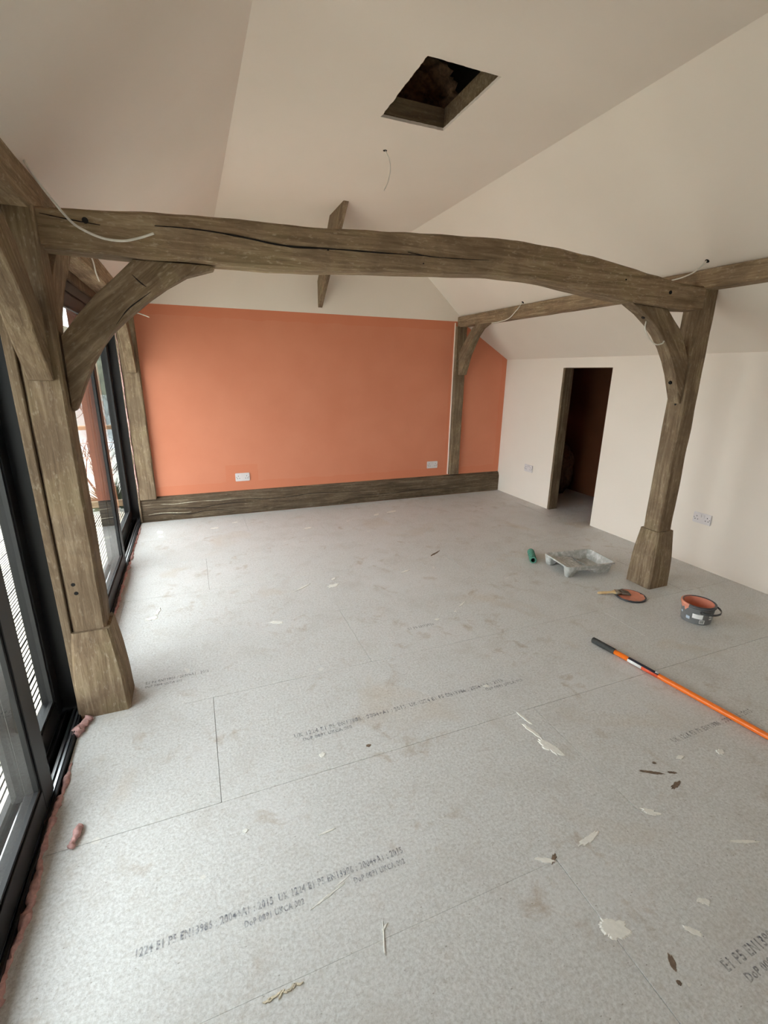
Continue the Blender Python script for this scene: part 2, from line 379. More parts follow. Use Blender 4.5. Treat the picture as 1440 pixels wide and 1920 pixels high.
# left wall: solid stretch behind the viewer and strip above the window heads
boxo('wall_left', (-0.8, YF, -0.1), (-0.575, 0.55, 2.12), 'cream'); tag(bpy.data.objects['wall_left'], 'cream wall beyond the sliding windows', kind='structure')
tag(boxo('trim_2', (-0.78, 0.55, 1.945), (-0.562, YB + 0.15, 2.13), 'liner'), 'timber header strip above the sliding windows', kind='structure')
# roof shell over everything
def slab(name, p, q, th, mat, lab):
    (x0, z0), (x1, z1) = p, q; d = Vector((x1 - x0, 0, z1 - z0)).normalized(); n = Vector((-d.z, 0, d.x)) * th
    bm = bmesh.new()
    for y in (YF - 0.3, YB + 0.35): [bm.verts.new(t) for t in ((x0, y, z0), (x1, y, z1), (x1 + n.x, y, z1 + n.z), (x0 + n.x, y, z0 + n.z))]
    v = bm.verts[:] if bm.verts.ensure_lookup_table() is None else None
    for f in ((0, 1, 2, 3), (7, 6, 5, 4), (0, 4, 5, 1), (1, 5, 6, 2), (2, 6, 7, 3), (3, 7, 4, 0)): bm.faces.new([v[i] for i in f])
    return tag(new(name, bm, mat), lab, kind='structure')
slab('roof_left', (-1.27, 1.85), (1.262, 3.96), 0.12, 'ply', 'roof slope over the window side')
slab('roof_right', (1.262, 3.96), (3.95, 1.722), 0.12, 'ply', 'roof slope over the doorway side')
for nm, y in (('wall_attic_back', YB + 0.2), ('wall_attic_rear', YF - 0.16)):
    tag(prism(nm, [(-0.75, 2.3), (3.3, 2.3), (1.26, 3.95)], 'xz', y, y + 0.1, 'ply', None, 0), 'boarded gable inside the roof space', kind='structure')
# store room behind the doorway
bm = bmesh.new(); sx = 4.62
box(bm, (sx, 2.7, -0.05), (sx + 0.1, YB + 0.2, 2.0)); box(bm, (XR + 0.115, 2.6, -0.05), (sx + 0.1, 2.7, 2.0)); box(bm, (XR + 0.115, YB - 0.02, -0.05), (sx, YB + 0.2, 2.0))
box(bm, (XR + 0.10, 2.6, 1.94), (sx + 0.1, YB + 0.2, 2.04)); box(bm, (XR + 0.10, 2.6, 1.6), (XR + 0.16, DY0 - 0.05, 2.0)); box(bm, (XR + 0.10, DY1 + 0.05, 1.6), (XR + 0.16, YB + 0.2, 2.0)); box(bm, (XR + 0.06, DY0 - 0.1, 1.6), (XR + 0.16, DY1 + 0.1, 2.0))
tag(new('wall_store', bm, 'brownwall'), 'unpainted brown walls of the dark store beyond the doorway', kind='structure')

# doorway lining
d1 = tag(empty('door_1', (XR, DY1, 0)), 'doorless opening with a rough timber jamb in the cream wall', kind='structure')
def child(o, p):   # keep world-space geometry while parenting to an empty with an offset
    o.parent = p; o.matrix_parent_inverse = p.matrix_basis.inverted(); return o
child(timber('jamb', (XR + 0.058, DY1 + 0.0, 0.0), (XR + 0.058, DY1 + 0.0, DZ - 0.002), 0.118, 0.03, 'liner', None, (0, 1, 0), 12, 0.002, 0.003), d1)
child(boxo('jamb', (XR + 0.004, DY0 - 0.012, 0), (XR + 0.114, DY0 + 0.004, DZ - 0.002), 'liner'), d1)
child(boxo('head', (XR + 0.004, DY0 + 0.005, DZ - 0.004), (XR + 0.114, DY1 - 0.016, DZ + 0.02), 'liner'), d1)

# ------------------------------------------------------------------ floor: chipboard panels 2.4 x 0.6
floor = tag(boxo('floor', (-0.62, YF, -0.10), (4.62, YB + 0.02, -0.0225), 'subfloor'), 'grey chipboard panel floor with paint and plaster marks', kind='structure')
rows = {}
y = 0.81
joint = {0.21: 0.94, 0.81: 1.335, 1.41: -0.033, 2.01: 0.763, 2.61: 1.87, 3.21: -0.003, 3.81: 1.10, 4.41: 0.40, -0.39: 0.2, -0.99: 1.3, -1.59: 0.1, -2.19: 0.8, -2.79: 0.3, -3.39: 1.2, -3.99: 0.4}
bm0 = None
for y0 in sorted(joint):
    xs = [joint[y0] + 2.4 * k for k in range(-2, 4)]
    ya, yb = max(y0, YF), min(y0 + 0.6, YB + 0.01)
    xs = sorted(set([-0.572] + [x for x in xs if -0.55 < x < 4.55] + [4.62]))
    for xa, xb in zip(xs, xs[1:]):
        g = 0.0008; gl = 0.0001 if abs(y0 - 0.81) < 0.01 else g; gh = 0.0001 if abs(y0 - 0.21) < 0.01 else g; dz = random.uniform(-0.0008, 0.0004)
        o = boxo('floor_panel', (xa + g, ya + gl, -0.022), (xb - g, yb - gh, dz), 'chip', floor, 0.0010)
        rows[(round(y0, 2), round(xa, 2))] = o

# printed lettering on the boards
def text(body, x, y, size, par, mat='print', sx=1.0, z=0.0009):
    cu = bpy.data.curves.new('lettering', 'FONT'); cu.body = body; cu.size = size; cu.space_character = 1.14; cu.offset = 0.0009; cu.resolution_u = 2
    t = bpy.data.objects.new('lettering_tmp', cu); C.objects.link(t); bpy.context.view_layer.update()
    me = bpy.data.meshes.new_from_object(t.evaluated_get(bpy.context.evaluated_depsgraph_get())); bpy.data.objects.remove(t); bpy.data.curves.remove(cu)
    me.materials.clear(); me.materials.append(M[mat])
    o = bpy.data.objects.new('lettering', me); C.objects.link(o); o.location = (x, y, z); o.scale = (sx, 1, 1)
    y0 = max(k[0] for k in rows if k[0] <= y); o.parent = rows[(y0, max([k[1] for k in rows if k[0] == y0 and k[1] <= x]))]
    return o
L1 = 'UK 1224 E1 P5 EN13986 : 2004+A1 : 2015'; L2 = 'DoP 0091 UKCA 002'
text('1224 E1 P5 EN13986 : 2004+A1 : 2015  UK 1224 E1 P5 EN13986 : 2004+A1 : 2015', -0.275, 1.008, 0.030, floor, sx=0.655)
text('DoP 0091 UKCA 002', 0.0, 0.975, 0.024, floor, sx=0.7); text('DoP 0091 UKCA 002', 0.32, 0.975, 0.024, floor, sx=0.7)
text(L1 + '  ' + L1, 0.27, 1.618, 0.032, floor, sx=0.80); text('DoP 0091 UKCA 002', 0.30, 1.588, 0.024, floor, sx=0.9); text('DoP 0091 UKCA 002', 1.20, 1.588, 0.024, floor, sx=0.9)
text('E1 P5 EN13986 : 2004+A1 : 2015', -0.335, 2.222, 0.030, floor, sx=0.62); text('DoP 0078 UKCA 002', -0.335, 2.192, 0.022, floor, sx=0.75)
text('E1 P5 EN13986', 1.08, 2.228, 0.032, floor, sx=0.75)
text('E1 P5 EN13986 : 2004+A1', 1.15, 0.415, 0.034, floor, sx=0.9); text('DoP 0091 UKCA', 1.18, 0.380, 0.026, floor)
text(L1, 1.75, 1.02, 0.032, floor, sx=0.8)

# plaster and dirt marks lying on the boards
def blot(name, x, y, rx, ry, rot, mat, h=0.0022, seed=0, spiky=0.45):
    bm = bmesh.new(); n = 64; top = []; bot = []
    for k in range(n):
        a = 2 * PI * k / n; q = 1 + spiky * noise.noise(Vector((math.cos(a) * 2.2 + seed, math.sin(a) * 2.2, seed * 1.7))) + 0.30 * noise.noise(Vector((math.cos(a) * 9 + seed, math.sin(a) * 9, seed)))
        px, py = rx * q * math.cos(a), ry * q * math.sin(a); c, s = math.cos(rot), math.sin(rot)
        wx, wy = x + px * c - py * s, y + px * s + py * c
        bot.append(bm.verts.new((wx, wy, -0.0006))); top.append(bm.verts.new((x + (wx - x) * 0.86, y + (wy - y) * 0.86, h)))
    cv = bm.verts.new((x, y, h * 1.15))
    for k in range(n):
        bm.faces.new((bot[k], bot[(k + 1) % n], top[(k + 1) % n], top[k])); bm.faces.new((top[k], top[(k + 1) % n], cv))
    return new(name, bm, mat, floor)
B = [(1.243, 1.19, .055, .022, -1.2, 'plasterdrop'), (1.232, 1.29, .045, .008, -1.35, 'plasterdrop'), (1.25, 1.37, .04, .006, -1.4, 'plasterdrop'),
     (0.955, 0.598, .042, .026, -0.5, 'plasterdrop'), (1.37, 0.822, .03, .012, -0.7, 'plasterdrop'), (1.09, 0.826, .045, .010, 0.15, 'plasterdrop'), (0.905, 0.822, .03, .008, -0.5, 'plasterdrop'),
     (1.258, 0.554, .018, .010, -0.6, 'plasterdrop'), (1.153, 0.514, .026, .008, -0.8, 'plasterdrop'), (1.564, 0.63, .05, .006, -0.4, 'plasterdrop'), (0.357, 1.491, .014, .011, 0.3, 'plasterdrop'),
     (0.289, 1.166, .03, .003, 0.05, 'plasterdrop'), (0.033, 1.268, .009, .007, 0, 'plasterdrop'), (0.36, 0.835, .012, .003, 0.6, 'plasterdrop'), (0.348, 0.81, .035, .0022, 1.25, 'plasterdrop'),
     (0.364, 2.593, .040, .016, -0.5, 'plasterdrop'), (0.827, 2.97, .040, .024, 0.4, 'plasterdrop'), (0.86, 3.08, .022, .012, 0.8, 'plasterdrop'), (0.62, 3.02, .07, .008, 0.6, 'plasterdrop'), (-0.385, 4.644, .03, .05, 0.3, 'plasterdrop'), (-0.37, 4.50, .022, .03, 0.7, 'plasterdrop'), (-0.348, 2.909, .035, .02, 0.2, 'plasterdrop'), (-0.32, 2.99, .012, .05, -0.2, 'plasterdrop'),
     (1.42, 3.02, .04, .012, 0.3, 'plasterdrop'), (1.30, 2.28, .018, .01, 0, 'plasterdrop'), (1.46, 2.33, .012, .006, .4, 'plasterdrop'), (1.88, 0.916, .016, .012, 0, 'plasterdrop'), (1.699, 0.957, .018, .009, 0, 'plasterdrop'), (0.1, 4.6, .04, .02, 0.2, 'plasterdrop'), (0.3, 4.72, .03, .015, 0.3, 'plasterdrop'), (0.95, 4.30, .05, .025, 0.4, 'plasterdrop'), (1.75, 4.5, .05, .02, 0.6, 'plasterdrop'), (1.95, 4.55, .06, .02, 0.3, 'plasterdrop'), (1.22, 1.62, .016, .008, -.2, 'plasterdrop'), (1.55, 2.40, .05, .006, .6, 'plasterdrop'),
     (1.032, 0.483, .020, .008, 1.0, 'mud'), (1.01, 0.447, .006, .006, 0, 'mud'), (1.525, 0.945, .045, .006, -0.55, 'mud'), (1.60, 0.915, .02, .005, -.5, 'mud'), (1.575, 0.975, .008, .006, 0, 'mud'), (0.935, 0.817, .02, .006, .6, 'mud'), (1.807, 3.271, .075, .010, 0.55, 'mud'), (0.545, 1.47, .010, .007, 0, 'mud'), (1.56, 0.87, .03, .008, 0.2, 'mud')]
for i, b in enumerate(B): blot('plaster_splash' if b[5] == 'plasterdrop' else 'dirt_smear', *b, h=0.0012 if b[5] == 'mud' else 0.0018, seed=i * 1.37)
for k in range(16): blot('wood_splinter', 0.032 + 0.0058 * k, 0.7925 + 0.0005 * k + random.uniform(-.003, .003), random.uniform(.004, .010), random.uniform(.0012, .003), random.uniform(-.6, .9), 'woodchip', 0.002, k)
for k in range(9): blot('plaster_scuff', 0.20 + 0.011 * k, 0.957 + 0.0045 * k + random.uniform(-.004, .004), random.uniform(.012, .026), random.uniform(.0008, .002), 0.33 + random.uniform(-.12, .12), 'plasterdrop', 0.0006, k * 2.1)

# ------------------------------------------------------------------ oak frame
def thing(o, label, cat, group=None): return tag(o, label, cat, group)

# tie beam, cambered
T = [(-0.436, 2.004), (-0.356, 2.007), (-0.253, 2.013), (-0.086, 2.029), (-0.006, 2.031), (0.113, 2.04), (0.227, 2.042), (0.362, 2.046), (0.469, 2.046), (0.6, 2.049), (0.736, 2.06), (0.956, 2.073), (1.141, 2.085), (1.423, 2.101), (1.525, 2.104), (1.667, 2.101), (1.846, 2.095), (2.079, 2.078), (2.274, 2.057), (2.585, 2.019), (2.67, 2.009), (2.821, 2.0), (2.960, 2.0)]
Bt = [(-0.434, 1.877), (-0.36, 1.875), (-0.236, 1.873), (-0.134, 1.87), (-0.001, 1.872), (0.134, 1.874), (0.304, 1.876), (0.481, 1.882), (0.751, 1.9), (0.961, 1.912), (1.19, 1.926), (1.455, 1.942), (1.615, 1.941), (1.805, 1.933), (2.006, 1.909), (2.268, 1.886), (2.615, 1.866), (2.784, 1.858), (2.956, 1.868)]
def interp(P, x):
    for (a, b), (c, d) in zip(P, P[1:]):
        if x <= c: return b + (d - b) * (x - a) / (c - a)
    return P[-1][1]
def sweep_beam():
    bm = bmesh.new(); N = 90; rings = []; y0, y1, ch = 2.14, 2.252, 0.010
    for i in range(N + 1):
        x = -0.434 + (2.957 + 0.434) * i / N; zt = interp(T, x); zb = interp(Bt, x)
        # light smoothing so the camber reads as a hewn curve
        zt = sum(interp(T, min(2.956, max(-0.434, x + d))) for d in (-.06, -.03, 0, .03, .06)) / 5; zb = sum(interp(Bt, min(2.956, max(-0.434, x + d))) for d in (-.05, 0, .05)) / 3
        pr = [(y0 + ch, zb), (y1 - ch * .6, zb), (y1, zb + ch), (y1, zt - ch), (y1 - ch, zt), (y0 + ch, zt), (y0, zt - ch), (y0, zb + ch)]
        r = []
        for (yy, zz) in pr:
            q = Vector((x, yy, zz)); q += 0.0035 * noise.noise_vector(q * 9); r.append(bm.verts.new(q))
        rings.append(r)
    for i in range(N):
        for j in range(8): bm.faces.new((rings[i][j], rings[i][(j + 1) % 8], rings[i + 1][(j + 1) % 8], rings[i + 1][j]))
    bm.faces.new(rings[0]); bm.faces.new(rings[-1][::-1])
    return new('tie_beam', bm, 'oak_x')
tb = thing(sweep_beam(), 'long cambered oak tie beam spanning the room from post to post', 'beam')
CK = [(-0.364, 1.982), (-0.285, 1.969), (-0.142, 1.975), (-0.062, 1.983), (0.03, 1.987), (0.144, 1.986), (0.263, 1.978), (0.367, 1.968), (0.455, 1.965), (0.566, 1.97), (0.683, 1.975), (0.805, 1.978), (0.959, 1.984), (1.066, 1.988)]
ribbon('crack', [(x, 2.1362, z) for x, z in CK[3:]], 0.006, (0, -1, 0), 'crack', tb)
ribbon('crack', [(-0.42, 2.1362, 1.982), (-0.33, 2.1362, 1.972), (-0.24, 2.1362, 1.966)], 0.003, (0, -1, 0), 'crack', tb)
ribbon('crack', [(0.97, 2.1362, 1.994), (1.08, 2.1362, 1.987), (1.2, 2.1362, 1.990), (1.4, 2.1362, 2.0)], 0.003, (0, -1, 0), 'crack', tb)
for x, z, r in ((-0.285, 1.975, .010), (2.66, 1.945, .010), (0.60, 1.968, .004), (2.3, 1.985, .004), (1.05, 1.955, .003)): disc('peg_hole', (x, 2.1366, z), (0, -1, 0), r, 'hole', tb)

# posts
def post(name, x0, x1, y0, y1, zb, zt, label, plinth=None, mat='oak_z'):
    root = thing(empty(name, ((x0 + x1) / 2, (y0 + y1) / 2, 0)), label, 'post')
    o = timber('shaft', ((x0 + x1) / 2, (y0 + y1) / 2, zb), ((x0 + x1) / 2, (y0 + y1) / 2, zt), x1 - x0, y1 - y0, mat, None, (0, 1, 0), 26, 0.004, 0.009)
    child(o, root)
    if plinth:
        (bx0, bx1, by0, by1), (tx0, tx1, ty0, ty1), h = plinth
        bm = bmesh.new(); rings = []
        for i in range(9):
            t = i / 8; f = lambda a, b: a + (b - a) * t
            X0, X1, Y0, Y1 = f(bx0, tx0), f(bx1, tx1), f(by0, ty0), f(by1, ty1); c = 0.010
            bulge = 0.006 * math.sin(PI * t)
            X0 -= bulge; X1 += bulge; Y0 -= bulge; Y1 += bulge
            pr = [(X0 + c, Y0), (X1 - c, Y0), (X1, Y0 + c), (X1, Y1 - c), (X1 - c, Y1), (X0 + c, Y1), (X0, Y1 - c), (X0, Y0 + c)]
            rings.append([bm.verts.new(Vector((a, b, h * t)) + (0.002 * noise.noise_vector(Vector((a, b, h * t)) * 9) if 0 < i < 8 else Vector())) for a, b in pr])
        for i in range(8):
            for j in range(8): bm.faces.new((rings[i][j], rings[i][(j + 1) % 8], rings[i + 1][(j + 1) % 8], rings[i + 1][j]))
        bm.faces.new(rings[0]); bm.faces.new(rings[-1][::-1])
        child(new('plinth', bm, mat), root)
    return root
pl = post('oak_post', -0.556, -0.430, 2.100, 2.232, 0.39, 2.0, 'thick grey-brown oak post standing between the two sliding windows', ((-0.585, -0.383, 2.062, 2.245), (-0.560, -0.416, 2.084, 2.238), 0.405))
pr_ = post('oak_post', 2.960, 3.092, 2.150, 2.272, 0.41, 1.99, 'oak post with flared foot standing free beside the paint tub', ((2.932, 3.130, 2.118, 2.318), (2.948, 3.104, 2.136, 2.286), 0.425))
pbl = post('oak_post', -0.555, -0.405, 4.995, 5.06, 0.235, 1.99, 'oak corner post where the terracotta wall meets the far window', None)
pbr = post('oak_post', 2.912, 3.048, 4.992, 5.06, 0.262, 1.99, 'slim oak post dividing the terracotta wall near the doorway', None)
for o, px, py, pz, nn in ((pr_, 2.960, 2.20, 1.30, (-1, 0, 0)), (pl, -0.52, 2.100, 0.62, (0, -1, 0)), (pl, -0.515, 2.100, 0.58, (0, -1, 0))):
    child(disc('peg_hole', (px, py, pz), nn, 0.008, 'hole', None), o)

# wall plates
thing(timber('wall_plate', (2.998, YF, 2.040), (2.998, YB - 0.005, 2.040), 0.110, 0.110, 'oak_light', None, (0, 0, 1), 60, 0.004, 0.006), 'oak wall plate running along the doorway side under the slope', 'beam')
timber('upper_fillet', (3.02, YF, 2.088), (3.02, YB - 0.06, 2.088), 0.07, 0.03, 'oak_y', bpy.data.objects['wall_plate'], (0, 0, 1), 40, 0.003, 0.003)
thing(timber('wall_plate', (-0.497, YF, 2.050), (-0.497, YB - 0.005, 2.050), 0.126, 0.125, 'oak_light', None, (0, 0, 1), 60, 0.005, 0.008), 'oak wall plate running above the sliding windows', 'beam')

# knee braces
BL = [(-0.422, 1.587), (-0.355, 1.668), (-0.292, 1.737), (-0.226, 1.796), (-0.151, 1.868), (0.128, 1.870), (0.14, 1.864), (0.136, 1.857), (0.034, 1.824), (-0.043, 1.778), (-0.106, 1.733), (-0.188, 1.665), (-0.251, 1.607), (-0.294, 1.554), (-0.335, 1.489), (-0.368, 1.423), (-0.4, 1.352), (-0.415, 1.320), (-0.424, 1.312), (-0.428, 1.321)]
b1 = thing(prism('knee_brace', BL, 'xz', 2.155, 2.225, 'oak_up_right'), 'broad curved oak brace under the window end of the tie beam', 'brace')
ribbon('crack', [(-0.235, 2.1545, 1.635), (-0.19, 2.1545, 1.69), (-0.14, 2.1545, 1.73), (-0.10, 2.1545, 1.76)], 0.004, (0, -1, 0), 'crack', b1)
ribbon('crack', [(-0.16, 2.1545, 1.815), (-0.135, 2.1545, 1.79), (-0.115, 2.1545, 1.775)], 0.005, (0, -1, 0), 'crack', b1)
BR = [(2.947, 1.305), (2.905, 1.394), (2.865, 1.481), (2.815, 1.564), (2.756, 1.641), (2.686, 1.712), (2.609, 1.771), (2.516, 1.827), (2.400, 1.879), (2.701, 1.859), (2.768, 1.803), (2.831, 1.755), (2.885, 1.688), (2.960, 1.570), (2.960, 1.454), (2.960, 1.305)]
b2 = thing(prism('knee_brace', BR, 'xz', 2.165, 2.246, 'oak_up_left'), 'curved oak brace between tie beam and the free-standing post', 'brace')
disc('peg_hole', (2.878, 2.205, 1.435), (-0.87, 0, -0.45), 0.011, 'hole', b2, 0.02); disc('peg_hole', (2.545, 2.20, 1.807), (-0.55, 0, -0.83), 0.011, 'hole', b2, 0.02)
BB = [(4.992, 1.457), (4.992, 1.713), (4.913, 1.792), (4.842, 1.869), (4.742, 1.955), (4.662, 1.995), (4.45, 1.99), (4.609, 1.935), (4.70, 1.855), (4.841, 1.668), (4.923, 1.476), (4.935, 1.457)]
BB = [(4.995, 1.457), (4.994, 1.713), (4.913, 1.792), (4.842, 1.869), (4.742, 1.955), (4.662, 1.99), (4.47, 1.99), (4.600, 1.94), (4.690, 1.865), (4.835, 1.672), (4.918, 1.476), (4.928, 1.457)]
b3 = thing(prism('knee_brace', BB, 'yz', 2.952, 3.030, 'oak_to_viewer'), 'small oak brace on the slim post at the terracotta wall', 'brace')
disc('peg_hole', (2.99, 4.905, 1.515), (0, -0.92, -0.4), 0.011, 'hole', b3, 0.02); disc('peg_hole', (2.99, 4.56, 1.965), (0, -0.35, -0.93), 0.011, 'hole', b3, 0.02)
NB = [(2.098, 1.428), (2.098, 1.660), (2.039, 1.728), (2.001, 1.789), (1.923, 1.863), (1.862, 1.905), (1.74, 1.988), (1.50, 1.988), (1.60, 1.915), (1.772, 1.800), (1.85, 1.735), (1.912, 1.672), (1.982, 1.553), (2.080, 1.432)]
b4 = thing(prism('knee_brace', NB, 'yz', -0.533, -0.455, 'oak_to_viewer'), 'oak brace leaning up from the thick post over the near window', 'brace')
disc('peg_hole', (-0.497, 2.045, 1.482), (0, -0.80, -0.6), 0.011, 'hole', b4, 0.02)
NB2 = [(4.334 - y, z) for y, z in NB]
b5 = thing(prism('knee_brace', NB2, 'yz', -0.533, -0.455, 'oak_to_back'), 'oak brace leaning from the thick post towards the far window', 'brace')
NB3 = [(y + 2.893, z + 0.01) for y, z in NB]
b6 = thing(prism('knee_brace', [(y, min(z, 1.988)) for y, z in NB3], 'yz', -0.51, -0.432, 'oak_to_viewer'), 'oak brace on the corner post beside the far window', 'brace')

# diagonal strut between gable and flat ceiling
thing(prism('roof_strut', [(5.052, 2.10), (5.052, 2.345), (4.563, 2.803), (4.140, 2.803)], 'yz', 1.300, 1.345, 'oak_to_viewer', None, 0.003), 'short dark timber strut slanting from the cream gable up to the ceiling', 'strut')

# sill beam along the back wall
SB = [(5.015, 0.0), (5.012, 0.195), (5.030, 0.236), (5.056, 0.252), (5.056, 0.0)]
sb = thing(prism('sill_beam', SB, 'yz', -0.575, 3.672, 'sill_oak', None, 0.003), 'rough grey oak sill beam along the foot of the terracotta wall', 'beam')
for a, b, z in ((-0.55, 0.6, 0.118), (0.2, 1.7, 0.15), (1.6, 3.3, 0.09), (-0.5, 0.3, 0.06)):
    ribbon('crack', [(a + (b - a) * k / 6, 5.0135, z + 0.012 * math.sin(k * 1.9 + a)) for k in range(7)], 0.006, (0, -1, 0), 'crack', sb)
ribbon('white_streak', [(-0.54 + 0.14 * k, 5.0135, 0.172 + 0.006 * math.sin(k * 2.1)) for k in range(7)], 0.005, (0, -1, 0), 'woodchip', sb)
ribbon('white_streak', [(-0.5 + 0.1 * k, 5.0135, 0.075 + 0.008 * math.sin(k * 1.3)) for k in range(5)], 0.006, (0, -1, 0), 'woodchip', sb)

# ------------------------------------------------------------------ sliding windows
def sash(parent, y0, y1, x0, x1, z0, z1, sw=0.095, rw=0.085):
    """one glazed leaf: two stiles, two rails, gasket, double glazed pane"""
    bm = bmesh.new()
    for a, b in (((x0, y0, z0), (x1, y0 + sw, z1)), ((x0, y1 - sw, z0), (x1, y1, z1)), ((x0, y0 + sw, z0), (x1, y1 - sw, z0 + rw)), ((x0, y0 + sw, z1 - rw), (x1, y1 - sw, z1))):
        box(bm, a, b)
    bmesh.ops.bevel(bm, geom=bm.edges[:], offset=0.002, segments=1, affect='EDGES')
    s = child(new('sash_frame', bm, 'frame'), parent)
    xm = (x0 + x1) / 2
    bm = bmesh.new(); g = 0.012; i0, i1, k0, k1 = y0 + sw, y1 - sw, z0 + rw, z1 - rw
    for a, b in (((xm + .004, i0 - .001, k0), (x1 - .006, i0 + g, k1)), ((xm + .004, i1 - g, k0), (x1 - .006, i1 + .001, k1)), ((xm + .004, i0 + g, k0 - .001), (x1 - .006, i1 - g, k0 + g)), ((xm + .004, i0 + g, k1 - g), (x1 - .006, i1 - g, k1 + .001))): box(bm, a, b)
    child_sub(new('glazing_bead', bm, 'gasket'), s, parent)
    child_sub(boxo('pane', (xm - 0.012, i0 - 0.008, k0 - 0.008), (xm + 0.012, i1 + 0.008, k1 + 0.008), 'glass'), s, parent)
    return s
def child_sub(o, part, root):
    o.parent = part; o.matrix_parent_inverse = (root.matrix_basis @ root.matrix_basis.inverted()).inverted(); return o
def window(name, y0, y1, leaf, label):
    root = tag(empty(name, (-0.65, (y0 + y1) / 2, 0)), label, kind='structure')
    zs, zh = -0.030, 1.94; xo, xi = -0.725, -0.575
    bm = bmesh.new()
    box(bm, (xo, y0, zs - 0.03), (xi, y0 + 0.055, zh)); child(new('jamb', bm, 'frame'), root)
    bm = bmesh.new(); box(bm, (xo, y1 - 0.055, zs - 0.03), (xi, y1, zh)); child(new('jamb', bm, 'frame'), root)
    bm = bmesh.new(); box(bm, (xo, y0 + 0.055, zh - 0.06), (xi, y1 - 0.055, zh)); child(new('head', bm, 'frame'), root)
    # sill profile: outer upstand, two tracks, inner upstand
    bm = bmesh.new()
    box(bm, (xo - 0.03, y0 + .055, zs - 0.04), (xi, y1 - .055, zs)); box(bm, (xi - 0.008, y0 + .055, zs), (xi, y1 - .055, 0.022))
    box(bm, (-0.647, y0 + .055, zs), (-0.641, y1 - .055, 0.012)); box(bm, (xo - .01, y0 + .055, zs), (xo + 0.006, y1 - .055, 0.012))
    child(new('sill', bm, 'frame'), root)
    for xt in (-0.6125, -0.680):
        bm = bmesh.new(); box(bm, (xt - 0.005, y0 + .056, zs), (xt + 0.005, y1 - .056, 0.012)); child(new('track', bm, 'alu'), root)
    bm = bmesh.new(); box(bm, (-0.596, y0 + .056, zs), (-0.588, y1 - .056, 0.020)); child(new('track', bm, 'alu'), root)
    sash(root, y0 + 0.05, leaf, -0.637, -0.5875, 0.024, zh - 0.045)
    sash(root, leaf - 0.03, y1 - 0.05, -0.705, -0.655, 0.024, zh - 0.045, 0.075)
    return root
window('window_1', 2.262, 5.20, 3.90, 'black sliding window between the thick post and the terracotta wall')
window('window_2', 0.55, 2.195, 1.665, 'black sliding window nearest the viewer, before the thick post')
# timber jamb liners between frames and posts
tag(timber('trim_3', (-0.573, 2.166, 0.0), (-0.573, 2.166, 1.98), 0.032, 0.150, 'liner', None, (0, 1, 0), 10, 0.002, 0.003), 'thin timber liner beside the thick post', kind='structure')
tag(timber('trim_4', (-0.562, 5.02, 0.0), (-0.562, 5.02, 1.94), 0.014, 0.05, 'liner', None, (0, 1, 0), 10, 0.002, 0.003), 'thin timber liner at the corner post', kind='structure')
tag(boxo('trim_5', (-0.72, 2.195, -0.1), (-0.572, 2.262, 1.945), 'frame'), 'dark mullion cover between the two sliding windows', kind='structure')

# pink expanding foam squeezed out along the sills
def foam(name, pts, r, label, seed):
    def rad(t, q):
        n = noise.noise(q * 14 + Vector((seed, 0, 0))); n2 = noise.noise(q * 45 + Vector((0, seed, 0)))
        e = min(1, 12 * t, 12 * (1 - t))
        return max(0.0015, r * (0.75 + 0.8 * n + 0.5 * n2)) * (0.4 + 0.6 * e)
    o = tube(name, pts, r, 'foam', None, 12, 14, rad)
    for v in o.data.vertices: v.co += r * 0.55 * noise.noise_vector(v.co * 55 + Vector((seed, 0, 0))) + r * 0.3 * noise.noise_vector(v.co * 140)
    return thing(o, label, 'foam')
foam('foam_bead', [(-0.572 + 0.004 * math.sin(k * 2.3), -1.1 + k * 0.245, 0.0) for k in range(8)] , 0.012, 'pink foam bead along the sill at the bottom corner of the floor', 1.0)
foam('foam_bead', [(-0.569 + 0.006 * math.sin(k * 1.7), 0.72 + k * 0.12, 0.002) for k in range(10)], 0.014, 'ragged pink foam bead along the near window sill', 2.2)
foam('foam_bead', [(-0.570 + 0.004 * math.sin(k * 1.9), 2.30 + k * 0.22, 0.0) for k in range(13)], 0.012, 'pink foam bead along the far window sill', 4.1)
foam('foam_bead', [(-0.558 + 0.003 * math.sin(k * 2.7), 4.985 + 0.003 * math.sin(k), 0.26 + k * 0.14) for k in range(13)], 0.0055, 'pink foam bead running up beside the corner post', 6.3)
foam('foam_lump', [(-0.585, 1.95, 0.006), (-0.562, 1.99, 0.012), (-0.548, 2.035, 0.012), (-0.55, 2.058, 0.006)], 0.019, 'pink foam lump at the foot of the thick post', 8.0)
foam('foam_scrap', [(-0.489, 1.400, 0.009), (-0.486, 1.425, 0.011), (-0.480, 1.455, 0.011), (-0.475, 1.485, 0.008)], 0.010, 'loose stick of pink foam lying on the floor', 9.5)

